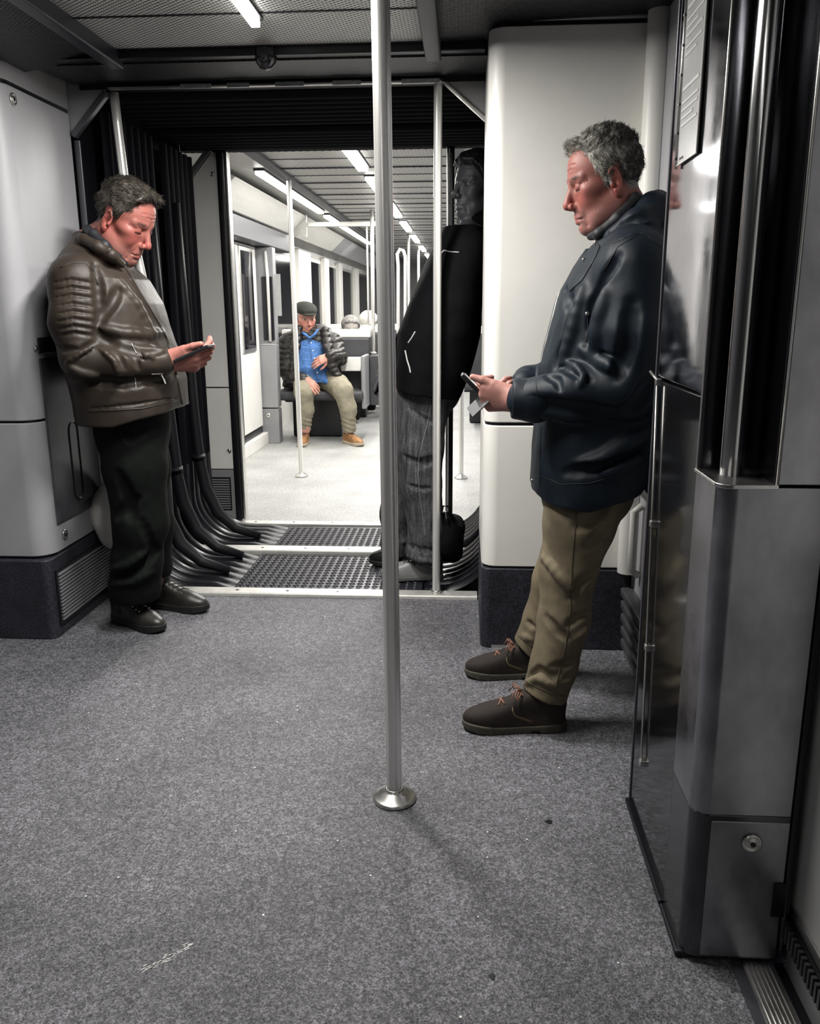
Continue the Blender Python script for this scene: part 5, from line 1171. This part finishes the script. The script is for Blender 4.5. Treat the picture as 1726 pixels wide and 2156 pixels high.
hz = (ub(840, 815)[2], ub(935, 832)[2]); xa = (ub(840, 815)[0], ub(935, 832)[0])
ct.post(lambda P, d: smax(d, np.interp(P[:, 0], [xa[0], xa[1], xa[1] + .1], [hz[0], hz[1], hz[1] - .02]) - P[:, 2], .006)); ct.rc(hpB((-.025, 0, -.10)), hpB((.02, 0, .0)), .062, .085, .012, 's')
ct.post(lambda P, d: d - .004 * fbm(P, (10, 10, 7), 3))
ocb, v, f = sdf_obj('coat', ct, (-.55, 3.08, .70), (.14, 3.88, 1.66), .0048, BCOAT, BP)
scf = S(); scf.chain([hpB((.050, .0, -.140)), hpB((.015, .050, -.118)), hpB((-.05, .065, -.075)), hpB((-.095, 0, -.06)), hpB((-.05, -.065, -.075)), hpB((.015, -.050, -.118)), hpB((.050, 0, -.140))], [.026, .030, .034, .034, .034, .030, .026], .03); scf.post(lambda P, d: d - .004 * fbm(P, (18, 18, 18), 2))
sdf_obj('scarf', scf, (-.25, 3.3, 1.25), (.16, 3.7, 1.72), .005, BCOAT, BP)
on_surface(ct, [(874, 698), (866, 712), (859, 722)], .0028, M('zip_pale', (.5, .5, .5), .4), 'pocket_zip', ocb); on_surface(ct, [(853, 738), (857, 758), (862, 774), (864, 785)], .0032, MATS['zip_pale'], 'zip_cord', ocb)
on_surface(ct, [(928, 534), (934, 527), (948, 530), (966, 531)], .0022, MATS['zip_pale'], 'chest_cord', ocb)
on_surface(ct, [(868, 620), (850, 660), (838, 690)], .0016, MATS['zip_pale'], 'front_edge', ocb)
jn = S(); jn.chain([ub(892, 830, 3.45), ub(884, 940, 3.44), ub(886, 1020, 3.44), ub(898, 1120, 3.45), ub(894, 1165, 3.45), ub(895, 1188, 3.45), ub(900, 1250, 3.45)], [.100, .094, .086, .076, .082, .070, .07], .02)
jn.chain([ub(885, 830, 3.60), ub(845, 960, 3.64), ub(832, 1080, 3.66), ub(830, 1140, 3.66), ub(830, 1200, 3.66)], [.09, .078, .066, .058, .058], .03).rc(ub(900, 760), ub(893, 840), .11, .115, .04)
ja, jb, jc = ub(848, 1162, 3.45), ub(932, 1200, 3.45), ub(830, 1168, 3.66)[2]; jn.post(lambda P, d: smax(d, np.where(P[:, 1] < 3.56, np.interp(P[:, 0], [ja[0], jb[0]], [ja[2], jb[2]]), jc) - P[:, 2], .004)); jn.rc(ub(898, 1180, 3.45), ub(900, 1230, 3.45), .06, .06, .004, 's').rc(ub(830, 1130, 3.66), ub(830, 1190, 3.66), .05, .05, .004, 's')
jn.creases([([(858, 1148), (880, 1158), (925, 1160)], .009, .016, 's'), ([(860, 860), (885, 878), (908, 890)], .006, .016, 's'), ([(848, 1140), (870, 1132), (910, 1135)], .007, .016, 'u'), ([(850, 960), (880, 975), (910, 965)], .006, .018, 's'), ([(880, 985), (905, 975), (925, 960)], .006, .016, 's'), ([(860, 1020), (885, 1030), (905, 1028)], .005, .016, 's'), ([(858, 1170), (885, 1180), (920, 1184)], .006, .014, 'u')], 3)
jn.post(lambda P, d: d - .0035 * fbm(P, (14, 14, 9), 3))
ojn, v, f = sdf_obj('jeans', jn, (-.50, 3.2, .04), (.12, 3.84, .88), .0044, JEANS, BP)
on_surface(jn, [(908, 850), (900, 890), (890, 930), (882, 965), (880, 1000), (884, 1050), (892, 1100), (895, 1130)], .0016, M('denim_thread', (.22, .22, .22), .7), 'side_seam', ojn)
on_surface(jn, [(856, 828), (880, 826), (905, 828)], .0016, MATS['denim_thread'], 'top_seam', ojn)
shoe(BP, (-.085, 3.455), (-.355, 3.43), 'plain', GSHOE, M('grey_sole', (.12, .12, .12), .6), DLACE, laces=4, z0=.010)
shoe(BP, (-.145, 3.66), (-.430, 3.65), 'plain', M('black_shoe', (.010, .010, .011), .3), BOOTS, DLACE, laces=4, z0=.008)
bp_ = S(); bp_.box(ub(948, 1135, 3.52), (.055, .11, .085), .045, 0).rc(ub(940, 1090, 3.46), ub(955, 1100, 3.56), .03, .03, .05).el(ub(946, 1150, 3.41), (.05, .035, .055), .03)
bp_.post(lambda P, d: d - .006 * fbm(P, (14, 14, 14), 3))
zb = min(.0, 0)
obp, v, f = sdf_obj('backpack', bp_, (-.25, 3.34, .006), (.06, 3.68, .40), .005, BCOAT, None); tag(obp, 'slumped black backpack on the gangway floor behind the grey shoe', 'backpack')
q = ub(938, 1075, 3.42); MB().tube([q + [-.02, 0, -.02], q + [-.012, 0, .02], q + [.012, 0, .02], q + [.02, 0, -.02]], .006, 8).build('carry_loop', BCOAT, obp, smooth=True); MB().tube([q + [.0, -.02, .0], q + [.004, -.02, -.03]], .003, 6).build('buckle', ALU, obp)
# ================================================================ the seated man with the flat cap
YS = 7.45; SP = thing('person', (-1.3, 7.2, 0), 'seated person in flat cap, open black quilted jacket, blue shirt and khaki trousers', 'person')
us = lambda px, py, y=YS: U(px, py, y=y)
hsS = np.array([1.08, 1.04, 1.06]); HS = frame(1, 8, -62)
hoS = us(650, 676, 7.36) - (hsS * np.array([.09, 0, -.01])) @ HS
hpS = lambda p: hoS + (hsS * np.array(p, float)) @ HS
bs = S().emb(head_sdf(jowl=1.25, nose=1.02), HS, hoS, hsS, .2, .01)
bs.rc(hpS((-.03, 0, -.055)), hpS((-.05, 0, -.15)), .062, .07, .03).rc(hpS((-.05, 0, -.15)), us(655, 760, 7.47), .07, .10, .05).rc(us(655, 760, 7.48), us(660, 800, 7.45), .10, .11, .05)
hipL, hipR, knL, knR, anL, anR = us(640, 800, 7.42), us(685, 798, 7.42), us(640, 826, 7.10), us(722, 822, 7.12), us(642, 905, 7.14), us(735, 905, 7.14)
bs.chain([hipL, knL, anL], [.07, .05, .045], .03).chain([hipR, knR, anR], [.07, .05, .045], .03)
sL, eL, wL = us(612, 720, 7.46), us(606, 790, 7.36), us(645, 800, 7.16); sR, eR, wR = us(700, 722, 7.46), us(712, 752, 7.36), us(694, 750, 7.20)
bs.chain([sL, eL, wL], [.04, .035, .028], .03).chain([sR, eR, wR], [.04, .035, .028], .03)
hand(bs, wL, us(660, 812, 7.08) - wL, (-.1, -.75, .65), -1, 1.0, (.35, .4, .45, .5)); hand(bs, wR, us(678, 757, 7.17) - wR, (.1, -.95, .25), 1, 1.0, (.35, .4, .45, .5))
skS = (.55, .27, .21)
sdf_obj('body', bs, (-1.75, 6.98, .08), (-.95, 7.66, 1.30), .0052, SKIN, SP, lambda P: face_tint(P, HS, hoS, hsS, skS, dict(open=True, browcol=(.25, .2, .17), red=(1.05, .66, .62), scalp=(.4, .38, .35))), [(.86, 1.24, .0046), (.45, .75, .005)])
# cap
cp = S(); cp.el((-.005, 0, .075), (.118, .092, .058), 0).el((.075, 0, .068), (.055, .07, .026), .03).rc((.10, .04, .052), (.10, -.04, .052), .012, .012, .02).el((.12, 0, .046), (.035, .055, .008), .012); cp.fn(lambda P: P[:, 2] - .035 - .0 * P[:, 0], (-.3, -.3, -.3), (.3, .3, .3), .004, 's') if False else None
cp.post(lambda P, d: smax(d, .036 - P[:, 2], .006))
v, f = nets(cp, (-.14, -.11, .02), (.17, .11, .15), .004); mesh_obj('flat_cap', hoS + (hsS * v) @ HS, f, M('cap_tweed', (.020, .023, .017), .85, 0, .3, 60, bump=.3, bs=300), SP, smooth=True, recalc=False)
# shirt, jacket, trousers
sh = S(); sh.loft([(us(650, 802, 7.38)[2], us(622, 800)[0], us(700, 800)[0], 7.36, .15), (us(650, 770)[2], us(624, 770)[0], us(692, 770)[0], 7.36, .17), (us(650, 730)[2], us(624, 730)[0], us(688, 730)[0], 7.40, .14), (us(650, 712)[2], us(626, 712)[0], us(680, 712)[0], 7.45, .10), (us(650, 704)[2], us(636, 704)[0], us(670, 704)[0], 7.46, .07)], 0, 2.2)
sh.chain([us(632, 697, 7.36), us(642, 704, 7.32), us(652, 712, 7.30), us(662, 704, 7.31), us(669, 694, 7.35)], [.010, .012, .010, .012, .010], .01); sh.rc(us(683, 797, 7.27), us(690, 806, 7.22), .03, .02, .03)
sh.post(lambda P, d: d - .005 * fbm(P, (16, 16, 22), 3))
osb, v, f = sdf_obj('denim_shirt', sh, (-1.62, 7.12, .45), (-1.08, 7.62, 1.02), .0055, M('denim_blue', (.055, .145, .36), .8, 0, .35, 22, bump=.3, bs=300, speck=[(120, .2)]), SP)
m = MB()
for px, py in ((652, 706), (655, 722), (659, 738), (662, 754), (665, 768), (668, 784)):
    h = sh.march(px, py)
    if h is not None: MB().lathe([(.006, 0), (.006, -.003), (.002, -.004)], h, 10, 1).build('button', WHITE, osb)
on_surface(sh, [(648, 704), (654, 740), (660, 780), (668, 800)], .003, M('denim_dark', (.03, .08, .2), .8), 'placket', osb); on_surface(sh, [(636, 726), (646, 728)], .003, MATS['denim_dark'], 'pocket_edge', osb); on_surface(sh, [(663, 722), (672, 720)], .003, MATS['denim_dark'], 'pocket_edge', osb)
PUF = M('black_quilt', (.016, .014, .012), .42, 0, .2, 20, bump=.1, bs=200)
qj = S(); qj.loft([(us(650, 812, 7.45)[2], us(596, 812)[0], us(712, 800)[0], 7.47, .16), (us(650, 770)[2], us(598, 770)[0], us(704, 770)[0], 7.47, .16), (us(650, 730)[2], us(598, 730)[0], us(708, 730)[0], 7.48, .15), (us(650, 702)[2], us(606, 702)[0], us(700, 702)[0], 7.49, .13), (us(650, 684)[2], us(622, 684)[0], us(684, 684)[0], 7.50, .10)], 0, 2.4)
qj.chain([us(606, 722, 7.45), us(604, 778, 7.38), us(620, 792, 7.28), us(640, 800, 7.18)], [.082, .078, .064, .05], .03).chain([us(702, 722, 7.46), us(712, 752, 7.38), us(706, 753, 7.30), us(696, 751, 7.205)], [.08, .072, .06, .048], .03)
qj.chain([us(684, 694, 7.36), us(690, 730, 7.28), us(698, 770, 7.22), us(716, 800, 7.22), us(722, 812, 7.22)], [.03, .036, .034, .026, .018], .03).chain([us(630, 692, 7.36), us(622, 730, 7.28), us(620, 770, 7.24), us(618, 800, 7.26)], [.03, .034, .03, .03], .03)
for a_, b_ in (((656, 694), (656, 745)), ((656, 740), (664, 800))): qj.rc(us(*a_, 7.30), us(*b_, 7.22), .075, .085, .01, 's')
qj.rc(hpS((-.03, 0, -.13)), hpS((.02, 0, -.04)), .075, .09, .01, 's')
qj.post(lambda P, d: d - .008 * np.abs(np.sin(P[:, 2] * 62 + 2.2 * fbm(P, (6, 6, 6), 2))) - .003 * fbm(P, (30, 30, 30), 2))
sdf_obj('quilted_jacket', qj, (-1.80, 7.08, .40), (-.98, 7.64, 1.06), .006, PUF, SP)
st = S(); st.chain([hipL, us(640, 812, 7.22), knL, us(643, 860, 7.12), us(641, 903, 7.15)], [.095, .09, .080, .068, .056], .03).chain([hipR, us(712, 812, 7.24), knR, us(732, 860, 7.12), us(736, 903, 7.15)], [.095, .092, .084, .072, .058], .03).rc(hipL, hipR, .11, .11, .05)
st.post(lambda P, d: d - .006 * fbm(P, (14, 14, 14), 3) - np.where(P[:, 2] < .24, .003 * np.sin(P[:, 2] * 150 + 3 * P[:, 0] * 20), 0)); st.post(lambda P, d: smax(d, .10 - P[:, 2], .006))
sdf_obj('trousers', st, (-1.60, 6.96, .06), (-.92, 7.60, .66), .006, M('khaki_pale', (.26, .235, .17), .8, 0, .2, 14, bump=.25, bs=200), SP)
SNK = M('tan_sneaker', (.30, .15, .06), .5, 0, .4, 14); SNS = M('sneaker_sole', (.42, .36, .27), .6)
shoe(SP, (-1.37, 7.20), (-1.375, 6.93), 'sneaker', SNK, SNS, M('brown_lace', (.07, .03, .02), .7), .005, laces=4)
shoe(SP, (-1.045, 7.20), (-.86, 6.99), 'sneaker', SNK, SNS, MATS['brown_lace'], .005, laces=4)
# ================================================================ two more passengers behind the partition
def far_person(px, py, y, yaw, label, hairm, skin, coat, curly=False, hood=False):
    t = thing('person', tuple(np.append(U(px, py, y=y)[:2], 0)), label, 'person')
    H_ = frame(1, 10, yaw); o = U(px, py, y=y); s_ = 1.02; hp = lambda p: o + (s_ * np.array(p, float)) @ H_
    b = S().emb(head_sdf(), H_, o, s_, .2, .01); b.rc(hp((-.03, 0, -.05)), hp((-.05, 0, -.15)), .055, .06, .03); sh_ = hp((-.05, 0, -.2)); b.rc(sh_ + [-.13, 0, -.03], sh_ + [.13, 0, -.03], .05, .05, .04); b.rc(sh_, [sh_[0], sh_[1] + .03, .56], .11, .12, .05)
    for q in (-1, 1): b.chain([[sh_[0] + q * .08, y, .52], [sh_[0] + q * .09, y - .38, .50], [sh_[0] + q * .09, y - .38, .08]], [.06, .05, .04], .03)
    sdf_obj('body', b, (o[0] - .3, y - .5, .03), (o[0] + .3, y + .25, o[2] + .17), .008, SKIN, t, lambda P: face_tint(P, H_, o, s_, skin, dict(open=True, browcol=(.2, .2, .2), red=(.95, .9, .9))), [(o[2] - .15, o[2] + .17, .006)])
    g = hair_sdf([(0, .05), (35, .045), (50, 0), (60, -.06), (180, -.09)] if curly else [(0, .07), (40, .06), (70, .0), (100, -.03), (180, -.08)], lambda P: np.full(len(P), .026 if curly else .018), .022 if curly else .003, (48, 48, 48) if curly else (40, 40, 40))
    v, f = nets(g, (-.16, -.14, -.13), (.16, .14, .19), .006); mesh_obj('hair', o + (s_ * v) @ H_, f, hairm, t, smooth=True, recalc=False)
    c = S(); c.rc(sh_ + [-.12, 0, -.05], sh_ + [.12, 0, -.05], .085, .085, .04).rc(sh_ + [0, .02, -.05], [sh_[0], y + .02, .60], .15, .17, .05); c.rc(hp((-.05, 0, -.14)), hp((-.045, 0, -.10)), .085, .08, .03)
    c.post(lambda P, d: d - .006 * np.sin(P[:, 2] * 60) - .004 * fbm(P, (20, 20, 20), 2)); sdf_obj('coat', c, (o[0] - .32, y - .25, .45), (o[0] + .32, y + .28, o[2] - .02), .009, coat, t)
    tr = S()
    for q in (-1, 1): tr.chain([[sh_[0] + q * .08, y, .52], [sh_[0] + q * .09, y - .38, .50], [sh_[0] + q * .09, y - .38, .07]], [.09, .075, .06], .03)
    sdf_obj('trousers', tr, (o[0] - .3, y - .5, .03), (o[0] + .3, y + .15, .66), .01, DTROU, t)
    return t
far_person(738, 692, 8.86, -75, 'curly grey-haired person looking down behind the seat partition', M('curly_hair', (.24, .23, .22), .7, 0, .6, 40), (.50, .46, .42), M('pale_coat', (.55, .54, .52), .7))
far_person(776, 680, 9.70, 60, 'white-haired person in a white padded coat behind the seat partition', M('white_hair', (.75, .73, .68), .6, 0, .2, 40), (.6, .56, .5), M('white_coat', (.72, .71, .67), .6))
